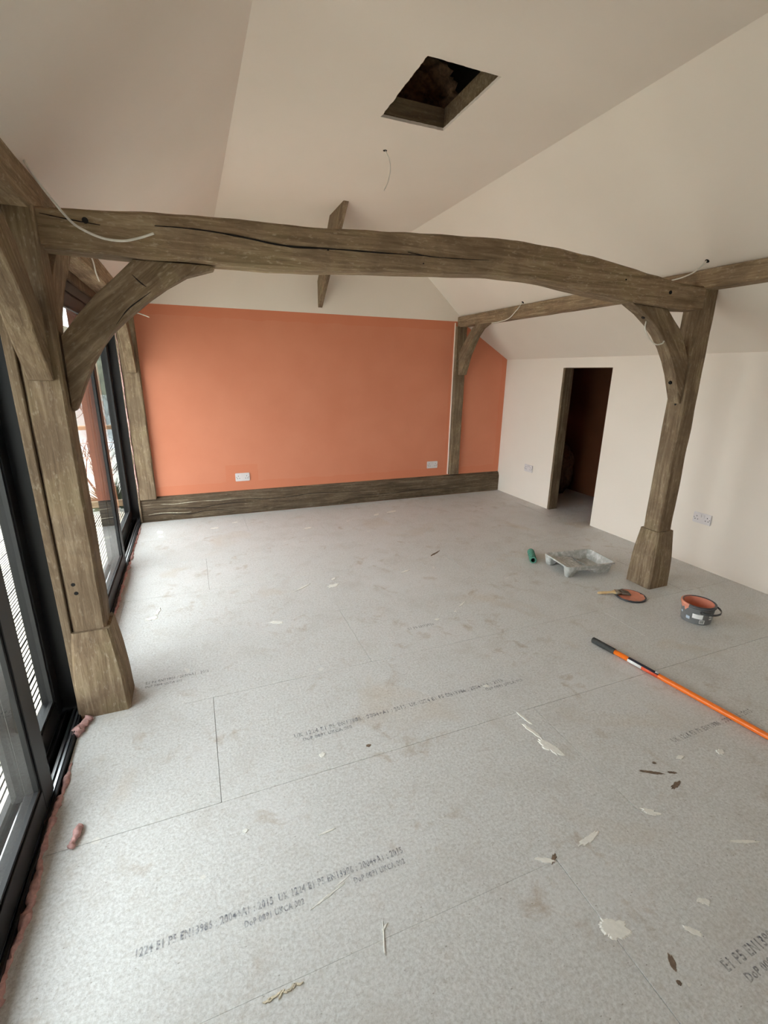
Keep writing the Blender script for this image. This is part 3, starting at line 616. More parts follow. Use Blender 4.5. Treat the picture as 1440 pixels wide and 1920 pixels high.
# ------------------------------------------------------------------ ceiling hatch
hx0, hx1, hy0, hy1 = 1.096, 1.490, 2.265, 2.832
h = thing(empty('ceiling_hatch', ((hx0 + hx1) / 2, (hy0 + hy1) / 2, ZC)), 'square ceiling hatch hole lined with timber, open to the dark loft', 'hatch')
def hb(a, b, m='hatchwood'): child(boxo('trimmer', a, b, m), h)
hb((hx0 - 0.03, hy1, ZC + 0.004), (hx1 + 0.03, hy1 + 0.045, ZC + 0.11)); hb((hx1, hy0, ZC + 0.004), (hx1 + 0.045, hy1, ZC + 0.11))
hb((hx0 - 0.03, hy0 - 0.045, ZC + 0.004), (hx1 + 0.03, hy0, ZC + 0.11)); hb((hx0 - 0.045, hy0, ZC + 0.004), (hx0, hy1, ZC + 0.11))
bm = bmesh.new()   # ragged cut plasterboard edge
per = []
for k in range(30): per.append((hx0 + (hx1 - hx0) * k / 30, hy0))
for k in range(40): per.append((hx1, hy0 + (hy1 - hy0) * k / 40))
for k in range(30): per.append((hx1 - (hx1 - hx0) * k / 30, hy1))
for k in range(40): per.append((hx0, hy1 - (hy1 - hy0) * k / 40))
cx, cy = (hx0 + hx1) / 2, (hy0 + hy1) / 2; A = []; Bv = []; D = []
for i, (x, yy) in enumerate(per):
    q = 0.004 + 0.007 * abs(noise.noise(Vector((x * 25, yy * 25, 2))))
    sx_, sy_ = (1 if x < cx else -1), (1 if yy < cy else -1)
    ix = x + (sx_ * q if x in (hx0, hx1) else 0); iy = yy + (sy_ * q if yy in (hy0, hy1) else 0)
    A.append(bm.verts.new((x - sx_ * 0.002, yy - sy_ * 0.002, ZC - 0.0006))); Bv.append(bm.verts.new((ix, iy, ZC - 0.0006))); D.append(bm.verts.new((ix, iy, ZC + 0.014)))
n = len(per)
for i in range(n):
    j = (i + 1) % n; bm.faces.new((A[i], A[j], Bv[j], Bv[i])); bm.faces.new((Bv[i], Bv[j], D[j], D[i]))
child(new('plaster_edge', bm, 'cream'), h)
def lumpy(name, c, s, mat, seed, sub=4, amp=0.35):
    bm = bmesh.new(); bmesh.ops.create_icosphere(bm, subdivisions=sub, radius=1.0)
    for v in bm.verts:
        d = 1 + amp * noise.noise(v.co * 2.3 + Vector((seed, 0, 0))) + amp * 0.6 * noise.noise(v.co * 6.0 + Vector((0, seed, 0))) + amp * 0.3 * noise.noise(v.co * 14)
        v.co = Vector((v.co.x * s[0], v.co.y * s[1], v.co.z * s[2])) * d + Vector(c)
    return new(name, bm, mat, None, True)
thing(lumpy('insulation_batt', (1.36, 3.36, 3.16), (0.46, 0.30, 0.22), 'insul', 3.0, 5, 0.3), 'brown fibrous loft insulation heaped beyond the hatch edge', 'insulation')
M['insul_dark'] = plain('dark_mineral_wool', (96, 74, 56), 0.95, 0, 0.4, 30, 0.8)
thing(lumpy('insulation_roll', (4.32, 4.66, 0.32), (0.16, 0.20, 0.33), 'insul_dark', 5.0, 5, 0.14), 'lumpy pile of insulation standing in the dark store', 'insulation')

# ------------------------------------------------------------------ loose cables
def cable(name, pts, label, hole=None, r=0.0042):
    o = thing(tube(name, pts, r, 'cable', None, 8, 8), label, 'cable')
    if hole: disc('cable_hole', hole[0], hole[1], 0.013, 'hole', o, 0.006)
    return o
nl = (0.659, 0, -0.752)
cable('loose_cable', [(-0.432, 2.10, 2.128), (-0.405, 2.05, 2.075), (-0.369, 2.05, 2.018), (-0.319, 2.06, 1.951), (-0.277, 2.06, 1.924), (-0.224, 2.06, 1.907), (-0.167, 2.06, 1.906), (-0.115, 2.06, 1.92), (-0.065, 2.06, 1.94)], 'long white cable drooping in front of the tie beam', ((-0.430, 2.10, 2.130), nl))
cable('loose_cable', [(1.274, 3.19, 2.803), (1.304, 3.19, 2.755), (1.312, 3.19, 2.704), (1.298, 3.19, 2.638), (1.270, 3.19, 2.582)], 'thin cable hanging from the flat ceiling near the hatch', ((1.274, 3.19, 2.80), (0, 0, -1)), 0.003)
cable('loose_cable', [(2.955, 3.90, 2.112), (2.930, 3.95, 2.05), (2.925, 4.05, 1.99), (2.925, 4.20, 1.972), (2.93, 4.34, 1.972)], 'white cable curling over the wall plate above the doorway', ((2.958, 3.90, 2.117), (-0.65, 0, -0.76)))
cable('loose_cable', [(2.930, 2.151, 2.138), (2.920, 2.18, 2.105), (2.925, 2.222, 2.083), (2.925, 2.29, 2.068), (2.93, 2.36, 2.064)], 'white cable from a ceiling hole above the free-standing post', ((2.935, 2.151, 2.137), (-0.65, 0, -0.76)))
cable('loose_cable', [(2.575, 2.20, 1.79), (2.566, 2.19, 1.745), (2.601, 2.18, 1.692), (2.654, 2.175, 1.661), (2.689, 2.16, 1.665), (2.702, 2.158, 1.680)], 'short white cable looped under the brace of the free-standing post', None, 0.004)
cable('loose_cable', [(-0.42, 4.62, 1.985), (-0.37, 4.6, 1.925), (-0.335, 4.6, 1.913), (-0.296, 4.6, 1.903), (-0.251, 4.6, 1.885)], 'white cable end poking out in front of the terracotta wall', None, 0.004)
cable('loose_cable', [(-0.46, 3.20, 2.10), (-0.425, 3.22, 2.05), (-0.425, 3.30, 1.99), (-0.43, 3.42, 1.965)], 'white cable against the wall plate behind the broad brace', None, 0.004)

# ------------------------------------------------------------------ double sockets
def socket_proto():
    r = empty('wall_socket')
    bm = bmesh.new(); box(bm, (-0.073, -0.009, -0.043), (0.073, 0.001, 0.043)); bmesh.ops.bevel(bm, geom=bm.edges[:], offset=0.004, segments=2, affect='EDGES'); fp_ = new('faceplate', bm, 'socket', r)
    for sx in (-1, 1):
        o = boxo('rocker_switch', (sx * 0.012 - 0.0075, -0.0125, 0.010), (sx * 0.012 + 0.0075, -0.0085, 0.031), 'socket', r, 0.0012)
        cx = sx * 0.042
        for a in ((cx - 0.0025, -0.0097, 0.008, cx + 0.0025, -0.0085, 0.017), (cx - 0.0145, -0.0097, -0.015, cx - 0.0075, -0.0085, -0.009), (cx + 0.0075, -0.0097, -0.015, cx + 0.0145, -0.0085, -0.009)):
            boxo('pin_slot', a[:3], a[3:], 'hole', fp_)
        disc('fixing_screw', (sx * 0.062, -0.009, 0.0), (0, -1, 0), 0.0032, 'crack', fp_, 0.001)
    return r
s0 = socket_proto()
socks = [((0.435, YB - 0.001, 0.392), 0, 'double white socket low on the terracotta wall nearer the windows'), ((2.692, YB - 0.001, 0.390), 0, 'double white socket on the terracotta wall beside the slim post'),
         ((XR - 0.001, 2.321, 0.400), -PI / 2, 'double socket on the cream wall behind the free-standing post'), ((XR - 0.001, 4.443, 0.399), -PI / 2, 'double socket on the cream wall between terracotta corner and doorway')]
for i, (loc, rz, lab) in enumerate(socks):
    o = s0 if i == 0 else copy_tree(s0)
    o.location = loc; o.rotation_euler = (0, 0, rz); thing(o, lab, 'socket', 'double wall sockets')

# ------------------------------------------------------------------ painting tools on the floor
M['grip'] = plain('black_foam_grip', (52, 52, 50), 0.75, 0, 0.25, 60, 0.2)
M['pole'] = plain('orange_painted_steel', (232, 112, 24), 0.32, 0, 0.05, 40, spec=0.5)
M['navy'] = plain('navy_label', (28, 32, 48), 0.45, 0, 0.25, 200)
M['paper'] = plain('white_label_paper', (226, 226, 224), 0.55, 0, 0.05, 50)
M['redlabel'] = plain('red_orange_label', (226, 88, 52), 0.45)
M['tubgrey'] = plain('dark_grey_tub_plastic', (122, 122, 123), 0.42, 0, 0.06, 40)
M['tubrim'] = plain('black_tub_rim', (62, 62, 64), 0.45, 0, 0.15, 60)
M['wetpaint'] = plain('wet_terracotta_paint', (214, 140, 116), 0.25, 0, 0.08, 18, 0.15, 0.5)
M['bluelabel'] = plain('pale_blue_label', (178, 192, 206), 0.55)
M['tray'] = None
def traymat():
    t = NT('paint_crusted_grey_plastic'); v = t.coord()
    n = t.noise(v, 26, 5, 0.65, 0.6); n2 = t.noise(v, 90, 4, 0.6)
    c = t.ramp(n, [(0.38, lin((166, 166, 160))), (0.5, lin((182, 182, 177))), (0.66, lin((214, 213, 211)))])
    c = t.mix(t.math('MULTIPLY', t.ramp(n2, [(0.58, BLACK), (0.7, WHITE)]), 0.3), c, lin((140, 132, 122)))
    t.bump(n, 0.15, 0.003); return t.done(c, 0.45)
M['tray'] = traymat()
M['nap'] = plain('green_roller_pile', (82, 140, 120), 0.95, 0, 0.22, 120, 0.8)
M['napdark'] = plain('roller_core', (30, 52, 46), 0.9)
M['handle'] = plain('varnished_beech', (198, 168, 122), 0.4, 0, 0.12, 50)
M['ferrule'] = plain('tarnished_ferrule', (148, 138, 122), 0.38, 0.7, 0.15, 60)
M['bristle'] = plain('paint_stiff_bristles', (98, 86, 74), 0.8, 0, 0.4, 160, 0.5)

# extension pole, lying with its grip towards the tray
pole = thing(empty('extension_pole', (2.018, 1.735, 0.0)), 'orange telescopic extension pole with a black grip lying on the floor', 'pole')
pd = Vector((2.138 - 2.018, 0.885 - 1.735, 0)).normalized(); pa = math.atan2(pd.y, pd.x); rp = 0.0135
def along(s, r): return Vector((s, 0, r))
pole.rotation_euler = (0, 0, pa)
tube('grip', [along(0.0, 0.0165), along(0.006, 0.0165), along(0.02, 0.0165), along(0.125, 0.0165), along(0.14, 0.0165)], 0.0163, 'grip', pole, 18, 2, lambda t, q: 0.0163 * (0.82 if t < 0.05 else 1.0))
tube('outer_tube', [along(0.139, 0.0165), along(0.6, 0.0163), along(1.35, 0.0163)], rp, 'pole', pole, 20, 2)
def wrap(name, s0_, s1_, a0, a1, mat, rr=rp + 0.0006, n=14):
    bm = bmesh.new(); A = []; Bq = []
    for k in range(n + 1):
        a = a0 + (a1 - a0) * k / n
        A.append(bm.verts.new((s0_, rr * math.cos(a), 0.0163 + rr * math.sin(a)))); Bq.append(bm.verts.new((s1_, rr * math.cos(a), 0.0163 + rr * math.sin(a))))
    for k in range(n): bm.faces.new((A[k], A[k + 1], Bq[k + 1], Bq[k]))
    o = new(name, bm, mat, pole, True); md = o.modifiers.new('thick', 'SOLIDIFY'); md.thickness = 0.0006; md.offset = 0; return o
# camera side of the pole is -y local turned by pa (local +y points away from the window side)
wrap('label_navy', 0.222, 0.385, 0.7, 2.45, 'navy'); wrap('label_white', 0.222, 0.300, 2.45, 3.7, 'paper'); wrap('label_red', 0.300, 0.385, 2.45, 3.7, 'redlabel')
wrap('label_white', 0.366, 0.383, 1.35, 2.0, 'paper', rp + 0.0012)

# paint tub
TX, TY = 2.842, 1.705
tub = thing(empty('paint_tub', (TX, TY, 0), math.atan2(-TY, -TX)), 'small dark grey paint tub smeared with terracotta paint, handle folded down', 'tub')
R0, R1, H = 0.082, 0.090, 0.122
lathe('body', [(0.0, 0.0), (R0 - 0.004, 0.0), (R0, 0.004), (R1, H * 0.86), (R1 + 0.003, H * 0.87), (R1 + 0.004, H * 0.95), (R1 + 0.001, H), (R1 - 0.004, H), (R1 - 0.006, H * 0.9), (R0 - 0.004, 0.012), (0.0, 0.010)], 'tubgrey', tub)
lathe('rim_groove', [(R1 + 0.0035, H * 0.88), (R1 + 0.0065, H * 0.885), (R1 + 0.0065, H * 0.915), (R1 + 0.0035, H * 0.92)], 'tubrim', tub)
lathe('rim', [(R1 - 0.0045, H * 0.955), (R1 + 0.0062, H * 0.955), (R1 + 0.0062, H * 1.0), (R1 + 0.002, H * 1.02), (R1 - 0.003, H * 1.015), (R1 - 0.0062, H * 0.99)], 'tubrim', tub)
def zr(z): return R0 + (R1 - R0) * min(1, z / (H * 0.86))
def patch(name, a0, a1, z0, z1, mat, off=0.0008, n=16, m=6, wav=0.0, seed=0.0, inner=False):
    bm = bmesh.new(); G = []
    for j in range(m + 1):
        row = []
        for k in range(n + 1):
            a = a0 + (a1 - a0) * k / n; lo_ = z0 + wav * noise.noise(Vector((a * 6 + seed, 0, 0))); z = lo_ + (z1 - lo_) * j / m
            rr = (zr(z) - 0.0062 if inner else zr(z)) + (-off if inner else off)
            row.append(bm.verts.new((rr * math.cos(a), rr * math.sin(a), z)))
        G.append(row)
    for j in range(m):
        for k in range(n): bm.faces.new((G[j][k], G[j][k + 1], G[j + 1][k + 1], G[j + 1][k]))
    return new(name, bm, mat, tub, True)
patch('paint_film', -PI, PI, 0.013, H * 0.99, 'wetpaint', 0.0012, 48, 6, 0, 0, True)
lathe('wet_paint', [(0.0, 0.030), (R0 - 0.003, 0.030), (R0 - 0.003, 0.012), (0, 0.012)], 'wetpaint', tub)
# local +x points to the viewer; angles measured from there (negative = to the window side)
patch('paint_run', -1.75, -0.55, 0.088, H * 0.875, 'wetpaint', 0.0012, 26, 4, 0.03, 2.0)
bm = bmesh.new(); rows_ = []
for k in range(31):
    a = -2.6 + 2.1 * k / 30
    rows_.append([bm.verts.new((rr * math.cos(a), rr * math.sin(a), z)) for rr, z in ((R1 + 0.0046, H * 0.87), (R1 + 0.0075, H * 0.90), (R1 + 0.0072, H * 1.0), (R1 + 0.002, H * 1.028), (R1 - 0.0066, H * 0.99))])
for p, q in zip(rows_, rows_[1:]):
    for j in range(4): bm.faces.new((p[j], p[j + 1], q[j + 1], q[j]))
new('rim_paint', bm, 'wetpaint', tub, True)
patch('label_white', -0.22, 0.42, 0.042, 0.072, 'paper', 0.0010)
patch('label_blue', -0.62, -0.36, 0.026, 0.046, 'bluelabel', 0.0010)
bl_ = patch('label_barcode', 0.26, 0.60, 0.012, 0.038, 'paper', 0.0011)
for k in range(9):
    a = 0.30 + 0.028 * k; patch('barcode_bar', a, a + (0.014 if k % 3 else 0.02), 0.016, 0.035, 'hole', 0.0015, 2, 1).parent = bl_
patch('label_white', 0.86, 1.12, 0.058, 0.072, 'paper', 0.0010); patch('label_white', 0.88, 1.15, 0.040, 0.049, 'paper', 0.0010); patch('label_white', -1.2, -0.98, 0.05, 0.062, 'bluelabel', 0.0010)
# strap handle: half ring on the far-wall side, pivots facing the viewer and away
bm = bmesh.new(); rows_ = []
for k in range(33):
    a = 0.30 + (PI - 0.25) * k / 32; t = k / 32; bulge = math.sin(PI * t) ** 0.6
    rr = R1 + 0.004 + 0.026 * bulge; zz = 0.090 - 0.004 * bulge
    rows_.append([bm.verts.new(((rr + d) * math.cos(a), (rr + d) * math.sin(a), zz + e)) for d, e in ((0, -0.006), (0.004, -0.006), (0.004, 0.006), (0, 0.006))])
for p, q in zip(rows_, rows_[1:]):
    for j in range(4): bm.faces.new((p[j], p[(j + 1) % 4], q[(j + 1) % 4], q[j]))
bm.faces.new(rows_[0]); bm.faces.new(rows_[-1][::-1]); th_ = new('handle', bm, 'tubrim', tub, True)
for a in (0.30, PI + 0.05):
    child_o = disc('handle_pivot', ((R1 + 0.003) * math.cos(a), (R1 + 0.003) * math.sin(a), 0.090), (math.cos(a), math.sin(a), 0), 0.011, 'tubrim', th_, 0.006)

# tub lid upside down with paint, brush resting on it
LX, LY = 2.712, 2.082
lid = thing(empty('tub_lid', (LX, LY, 0)), 'round dark tub lid covered in terracotta paint lying on the floor', 'lid')
lathe('rim', [(0.0, 0.0), (0.092, 0.0), (0.099, 0.003), (0.099, 0.011), (0.095, 0.013), (0.089, 0.010), (0.086, 0.006), (0, 0.006)], 'tubrim', lid)
bm = bmesh.new(); top = []
for k in range(60):
    a = 2 * PI * k / 60; q = 0.089 + 0.007 * noise.noise(Vector((math.cos(a) * 2.5, math.sin(a) * 2.5, 4.0)))
    q = min(q, 0.0955); top.append(bm.verts.new((q * math.cos(a), q * math.sin(a), 0.0125 if q > 0.087 else 0.009)))
c_ = bm.verts.new((0, 0, 0.0085))
mid = [bm.verts.new((v.co.x * 0.85, v.co.y * 0.85, 0.0085)) for v in top]
for k in range(60): bm.faces.new((top[k], top[(k + 1) % 60], mid[(k + 1) % 60], mid[k])); bm.faces.new((mid[k], mid[(k + 1) % 60], c_))
new('paint_skin', bm, 'wetpaint', lid, True)
bx, by = Vector((2.53, 2.197, 0.0)), Vector((2.718, 2.098, 0.0))
brush = thing(empty('paint_brush', tuple(bx), math.atan2(by.y - bx.y, by.x - bx.x)), 'flat paint brush with wooden handle resting across the lid', 'brush')
bl = (by - bx).length
def loft(name, secs, mat, par, seg=16, power=2.6):
    bm = bmesh.new(); R = []
    for (s, z, w, hgt) in secs:
        r = []
        for k in range(seg):
            a = 2 * PI * k / seg; cx_, sx2 = math.cos(a), math.sin(a)
            r.append(bm.verts.new((s, w * math.copysign(abs(cx_) ** (2 / power), cx_), z + hgt * math.copysign(abs(sx2) ** (2 / power), sx2))))
        R.append(r)
    for p, q in zip(R, R[1:]):
        for j in range(seg): bm.faces.new((p[j], p[(j + 1) % seg], q[(j + 1) % seg], q[j]))
    bm.faces.new(R[0]); bm.faces.new(R[-1][::-1])
    return new(name, bm, mat, par, True)
loft('handle', [(0.0, 0.008, 0.005, 0.005), (0.006, 0.009, 0.010, 0.007), (0.03, 0.012, 0.012, 0.008), (0.07, 0.016, 0.009, 0.007), (0.095, 0.020, 0.011, 0.008), (0.112, 0.022, 0.024, 0.009), (0.118, 0.0225, 0.025, 0.0095)], 'handle', brush)
loft('ferrule', [(0.114, 0.0225, 0.026, 0.010), (0.128, 0.0235, 0.0265, 0.0105), (0.150, 0.0245, 0.0265, 0.0095)], 'ferrule', brush, 16, 5)
loft('bristles', [(0.149, 0.0245, 0.0255, 0.0085), (0.175, 0.024, 0.030, 0.008), (0.200, 0.021, 0.032, 0.006), (0.214, 0.0185, 0.030, 0.003)], 'bristle', brush, 16, 4)

# roller sleeve
rs = thing(empty('roller_sleeve', (2.462, 2.806, 0.0), math.atan2(0.245, 0.16)), 'green striped roller sleeve lying beside the paint tray', 'roller')
bm = bmesh.new(); seg = 28; Ls = 0.20; prof = []
for k in range(37):
    t = k / 36; prof.append((0.0265 + 0.0012 * math.sin(t * 2 * PI * 7) , Ls * t))
prof = [(0.0175, 0.03), (0.0175, 0.0), (0.022, 0.0)] + prof + [(0.0175, Ls), (0.0175, Ls - 0.03)]
R = [[bm.verts.new((s, r * math.cos(2 * PI * j / seg), 0.0272 + r * math.sin(2 * PI * j / seg))) for j in range(seg)] for r, s in prof]
for p, q in zip(R, R[1:]):
    for j in range(seg): bm.faces.new((p[j], p[(j + 1) % seg], q[(j + 1) % seg], q[j]))
new('pile', bm, 'nap', rs, True)
bm = bmesh.new(); R = [[bm.verts.new((s, r * math.cos(2 * PI * j / seg), 0.0272 + r * math.sin(2 * PI * j / seg))) for j in range(seg)] for r, s in ((0.0174, 0.001), (0.0174, Ls - 0.001), (0.0155, Ls - 0.001), (0.0155, 0.001))]
for p, q in zip(R, R[1:] + R[:1]):
    for j in range(seg): bm.faces.new((p[j], p[(j + 1) % seg], q[(j + 1) % seg], q[j]))
new('core', bm, 'napdark', rs)
M['napband'] = plain('dark_green_stripe', (52, 104, 90), 0.95, 0, 0.2, 120, 0.6)
for k in range(5):
    s = 0.022 + k * 0.039; bm = bmesh.new(); R = [[bm.verts.new((s + ds + 0.006 * math.cos(2 * PI * j / seg), (0.0262 + dr) * math.cos(2 * PI * j / seg), 0.0272 + (0.0262 + dr) * math.sin(2 * PI * j / seg))) for j in range(seg)] for ds, dr in ((0, 0), (0.001, 0.0020), (0.007, 0.0020), (0.008, 0))]
    for p, q in zip(R, R[1:] + R[:1]):
        for j in range(seg): bm.faces.new((p[j], p[(j + 1) % seg], q[(j + 1) % seg], q[j]))
    new('stripe', bm, 'napband', rs, True)

# roller tray: well end on the floor, ramp end held up on two feet
tray = thing(empty('paint_tray', (2.745, 2.607, 0.0), -0.115), 'grey plastic roller tray crusted with dried paint', 'tray')
def rrect(x0, x1, y0, y1, r, n=5):
    pts = []
    for cx_, cy_, a0 in ((x1 - r, y1 - r, 0), (x0 + r, y1 - r, PI / 2), (x0 + r, y0 + r, PI), (x1 - r, y0 + r, 1.5 * PI)):
        for k in range(n + 1): a = a0 + PI / 2 * k / n; pts.append((cx_ + r * math.cos(a), cy_ + r * math.sin(a)))
    return pts
ZT = 0.088
hwx, hwy = 0.218, 0.158
def zin(x):   # inside floor: deep well at +x, ramp rising to -x
    return 0.012 if x > 0.06 else 0.012 + (0.06 - x) / 0.22 * 0.050
bm = bmesh.new()
lip_o = rrect(-hwx, hwx, -hwy, hwy, 0.028); lip_i = rrect(-hwx + 0.012, hwx - 0.012, -hwy + 0.012, hwy - 0.012, 0.022)
base_o = rrect(-hwx + 0.030, hwx - 0.030, -hwy + 0.026, hwy - 0.026, 0.018)
n = len(lip_o)
Lo = [bm.verts.new((x, yy, ZT - 0.010)) for x, yy in lip_o]; Lt = [bm.verts.new((x, yy, ZT)) for x, yy in lip_o]; Li = [bm.verts.new((x, yy, ZT)) for x, yy in lip_i]
Bi = [bm.verts.new((x, yy, zin(x))) for x, yy in base_o]
for k in range(n):
    j = (k + 1) % n
    bm.faces.new((Lo[k], Lo[j], Lt[j], Lt[k])); bm.faces.new((Lt[k], Lt[j], Li[j], Li[k])); bm.faces.new((Li[k], Li[j], Bi[j], Bi[k]))
nx = 34; prev = None   # ribbed inner floor
for i in range(nx + 1):
    x = -hwx + 0.030 + (2 * hwx - 0.060) * i / nx; z = zin(x) + (0.006 * (i % 4 < 2) if -0.15 < x < 0.045 else 0)
    ins = 0.004 if 0 < i < nx else 0.02
    row = [bm.verts.new((x, s * (hwy - 0.026 - ins + 0.004), z + 0.0004)) for s in (-1, 1)]
    if prev: bm.faces.new((prev[0], prev[1], row[1], row[0]))
    prev = row
o = new('pan', bm, 'tray', tray); md = o.modifiers.new('thick', 'SOLIDIFY'); md.thickness = 0.0022; md.offset = -1
# outer shell under the well
bm = bmesh.new(); wt = rrect(0.020, hwx - 0.016, -hwy + 0.014, hwy - 0.014, 0.020); wb = rrect(0.066, hwx - 0.034, -hwy + 0.026, hwy - 0.026, 0.018)
A = [bm.verts.new((x, yy, ZT - 0.012 - (0.030 if x < 0.06 else 0))) for x, yy in wt]; Bq = [bm.verts.new((x, yy, 0.0)) for x, yy in wb]
for k in range(len(wt)): bm.faces.new((A[k], A[(k + 1) % len(wt)], Bq[(k + 1) % len(wt)], Bq[k]))
bm.faces.new(Bq[::-1]); new('well', bm, 'tray', tray)
# side skirts along the ramp
for s in (-1, 1):
    pts = [(-0.150, ZT - 0.008), (0.07, ZT - 0.008), (0.07, 0.036), (-0.07, 0.046), (-0.12, 0.05)]
    prism('skirt', pts, 'xz', s * (hwy - 0.018), s * (hwy - 0.014), 'tray', tray, 0)
for s in (-1, 1):   # two hollow feet at the ramp end
    bm = bmesh.new(); q0 = rrect(-hwx + 0.003, -hwx + 0.110, -0.036, 0.036, 0.02); q1 = rrect(-hwx + 0.014, -hwx + 0.075, -0.024, 0.026, 0.020)
    cy_ = s * (hwy - 0.037)
    A = [bm.verts.new((x, yy + cy_, ZT - 0.006 if (x < -hwx + 0.012 or abs(yy + cy_) > hwy - 0.012) else zin(x) - 0.006)) for x, yy in q0]; Bq = [bm.verts.new((x, yy + cy_, 0.0)) for x, yy in q1]
    for k in range(len(q0)): bm.faces.new((A[k], A[(k + 1) % len(q0)], Bq[(k + 1) % len(q0)], Bq[k]))
    bm.faces.new(Bq[::-1]); new('foot', bm, 'tray', tray, True)

# ------------------------------------------------------------------ outside
M['deck'] = plain('pale_composite_decking', (232, 222, 202), 0.7, 0, 0.06, 25)
M['rail'] = plain('weathered_rail_timber', (150, 128, 100), 0.8, 0, 0.2, 25)
M['darkpost'] = plain('dark_stained_timber', (36, 30, 27), 0.8, 0, 0.2, 25)
M['ground'] = plain('rough_grass_bank', (188, 186, 176), 0.95, 0, 0.2, 2.0)
M['pond'] = plain('pale_water', (150, 158, 165), 0.08, 0, 0.05, 0.4, spec=0.5)
M['hill'] = plain('winter_woodland', (84, 86, 70), 0.95, 0, 0.45, 0.5)
M['bark'] = plain('dark_twig_bark', (58, 50, 44), 0.9)
M['needle'] = plain('dark_evergreen_leaf', (66, 82, 52), 0.8, 0, 0.3, 20)
deck = thing(empty('deck', (-2.2, 2.0, -0.12)), 'pale timber deck outside the sliding windows', 'deck')
M['groove'] = plain('shaded_deck_groove', (30, 26, 22), 0.95)
def deck_board():   # grooved board 0.142 wide: seven ridges with grooves between, their shade painted near-black
    bm = bmesh.new(); prof = []; w = 0.0203
    for k in range(7):
        a = -w * k; prof += [(a - 0.0035, 0.0, 0), (a - 0.0168, 0.0, 1)]
        if k < 6: prof += [(a - 0.0168, -0.010, 1), (a - w - 0.0035, -0.010, 1)]
    prof = [(-0.0035, -0.025, 0)] + prof + [(prof[-1][0], -0.025, 0)]
    A = [bm.verts.new((x, -3.0, z)) for x, z, _ in prof]; B_ = [bm.verts.new((x, 5.95, z)) for x, z, _ in prof]
    for k in range(len(prof)):
        j = (k + 1) % len(prof); f = bm.faces.new((A[k], B_[k], B_[j], A[j]))
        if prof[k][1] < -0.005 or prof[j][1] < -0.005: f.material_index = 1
    bm.faces.new(A); bm.faces.new(B_[::-1])
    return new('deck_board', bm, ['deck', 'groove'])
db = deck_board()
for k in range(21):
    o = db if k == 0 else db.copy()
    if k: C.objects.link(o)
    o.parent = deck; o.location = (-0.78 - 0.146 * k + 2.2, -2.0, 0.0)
child(boxo('deck_joist_frame', (-3.9, -3.0, -0.25), (-0.78, 5.93, -0.150), 'darkpost'), deck)
fence = thing(empty('deck_railing', (-2.2, 5.85, -0.12)), 'timber railing across the far end of the deck', 'railing')
child(boxo('top_rail', (-3.9, 5.80, 0.845), (-0.45, 5.90, 0.885), 'rail', None, 0.004), fence)
child(boxo('bottom_rail', (-3.9, 5.83, -0.02), (-0.45, 5.87, 0.05), 'rail', None, 0.004), fence)
for px in (-3.85, -2.4): child(boxo('rail_post', (px, 5.81, -0.12), (px + 0.09, 5.89, 0.845), 'rail', None, 0.004), fence)
for z in (0.22, 0.38, 0.54, 0.70): child(tube('rail_wire', [(-3.9, 5.85, z), (-2.2, 5.85, z), (-0.45, 5.85, z)], 0.004, 'alu', None, 6, 1), fence)
bm = bmesh.new(); box(bm, (-60, -40, -2.2), (-0.8, 60, -0.9)); box(bm, (-0.75, YB + 0.3, -2.2), (40, 60, -0.5))
bm.free()
tag(boxo('ground', (-9, -30, -1.2), (12, 12, -0.26), 'ground'), 'rough ground sloping away below the deck', kind='structure')
tag(boxo('pond_water', (-90, 12, -2.2), (60, 70, -1.6), 'pond'), 'pale still water beyond the deck railing', kind='structure')
tag(boxo('field', (-90, -60, -1.5), (-9, 12, -0.5), 'ground'), 'pale winter field beside the deck', kind='structure')
bm = bmesh.new(); N = 60
for j in range(2): pass
G = []
for i in range(N + 1):
    xx = -90 + 150 * i / N; G.append([bm.verts.new((xx, yy, -2.0 + hgt * (1 + 0.35 * noise.noise(Vector((xx * 0.12, yy * 0.1, 0)))))) for yy, hgt in ((66, 0), (70, 3.0), (76, 6.5), (90, 9.5), (120, 9.0))])
for a, b in zip(G, G[1:]):
    for j in range(4): bm.faces.new((a[j], b[j], b[j + 1], a[j + 1]))
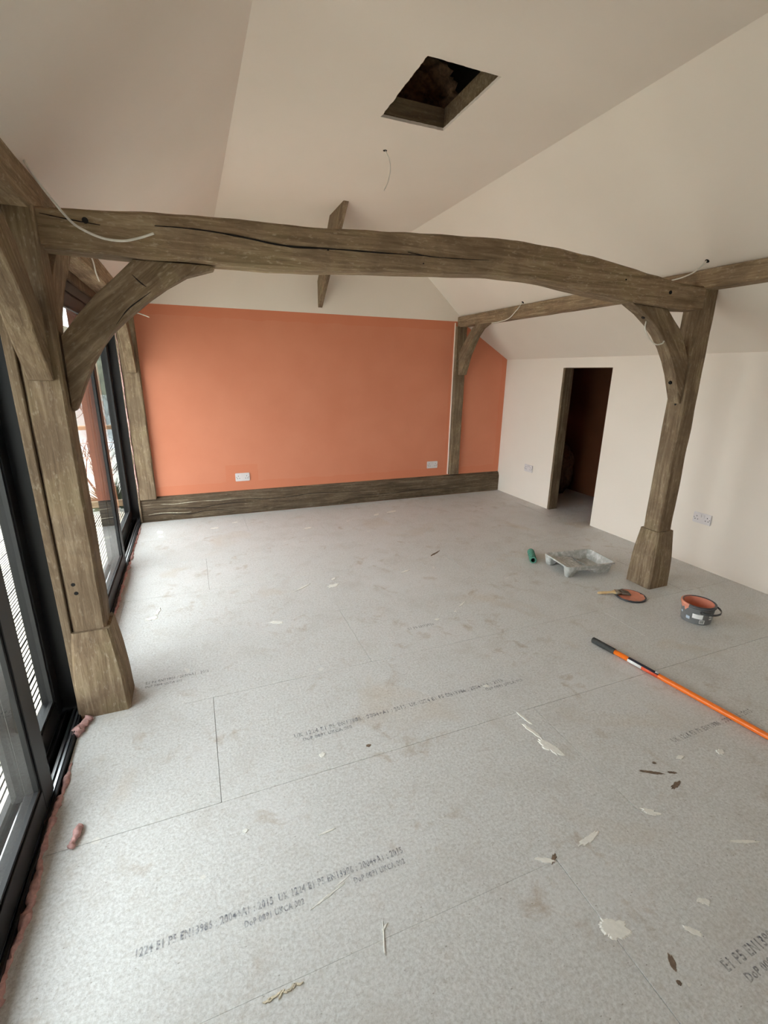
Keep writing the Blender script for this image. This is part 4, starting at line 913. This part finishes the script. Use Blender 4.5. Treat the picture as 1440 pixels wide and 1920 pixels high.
tag(new('hill', bm, 'hill'), 'wooded hillside on the far bank', kind='structure')
def shrub(loc, h, seed, label, n0=6):
    rnd = random.Random(seed); bm = bmesh.new()
    def br(p, d, ln, r, lev):
        q = [p]; c = p.copy(); dd = d.copy()
        for _ in range(4):
            dd = (dd + Vector((rnd.uniform(-.25, .25), rnd.uniform(-.25, .25), rnd.uniform(-.1, .18)))).normalized(); c = c + dd * ln / 4; q.append(c.copy())
        tube('b', q, r, 'bark', None, 4, 1, lambda t, _: r * (1 - 0.65 * t), bm)
        if lev < 3:
            for k in range(rnd.choice((3, 4))):
                s = q[rnd.choice((1, 2, 3, 4))]; nd = (dd + Vector((rnd.uniform(-.9, .9), rnd.uniform(-.9, .9), rnd.uniform(-.2, .6)))).normalized()
                br(s, nd, ln * rnd.uniform(.5, .75), r * 0.5, lev + 1)
    for k in range(n0):
        br(Vector(loc), Vector((rnd.uniform(-.6, .6), rnd.uniform(-.6, .6), 1)).normalized(), h * rnd.uniform(.4, .6), 0.018, 0)
    return thing(new('bare_shrub', bm, 'bark'), label, 'shrub', 'bare shrubs beyond the railing')
shrub((-1.30, 7.3, -0.3), 1.5, 3, 'leafless shrub straight behind the deck railing', 5); shrub((-2.6, 9.8, -0.3), 1.9, 8, 'leafless shrub seen past the thick post'); shrub((-1.0, 11.2, -0.3), 1.8, 12, 'leafless shrub seen through the far sash')
# low evergreen by the deck end
bm = bmesh.new(); rnd = random.Random(4)
for k in range(260):
    a = rnd.uniform(0, 2 * PI); e = rnd.uniform(0.1, 1.4); L_ = rnd.uniform(0.15, 0.34); p = Vector((-1.02, 6.45, -0.2)); d = Vector((math.cos(a) * math.cos(e), math.sin(a) * math.cos(e), math.sin(e))); s = d.orthogonal().normalized() * 0.012
    q = p + d * L_ * rnd.uniform(.3, .6); t_ = p + d * (L_ + 0.1)
    bm.faces.new([bm.verts.new(v) for v in (q - s, q + s, t_)])
thing(new('evergreen_shrub', bm, 'needle'), 'low dark evergreen at the end of the deck', 'shrub')
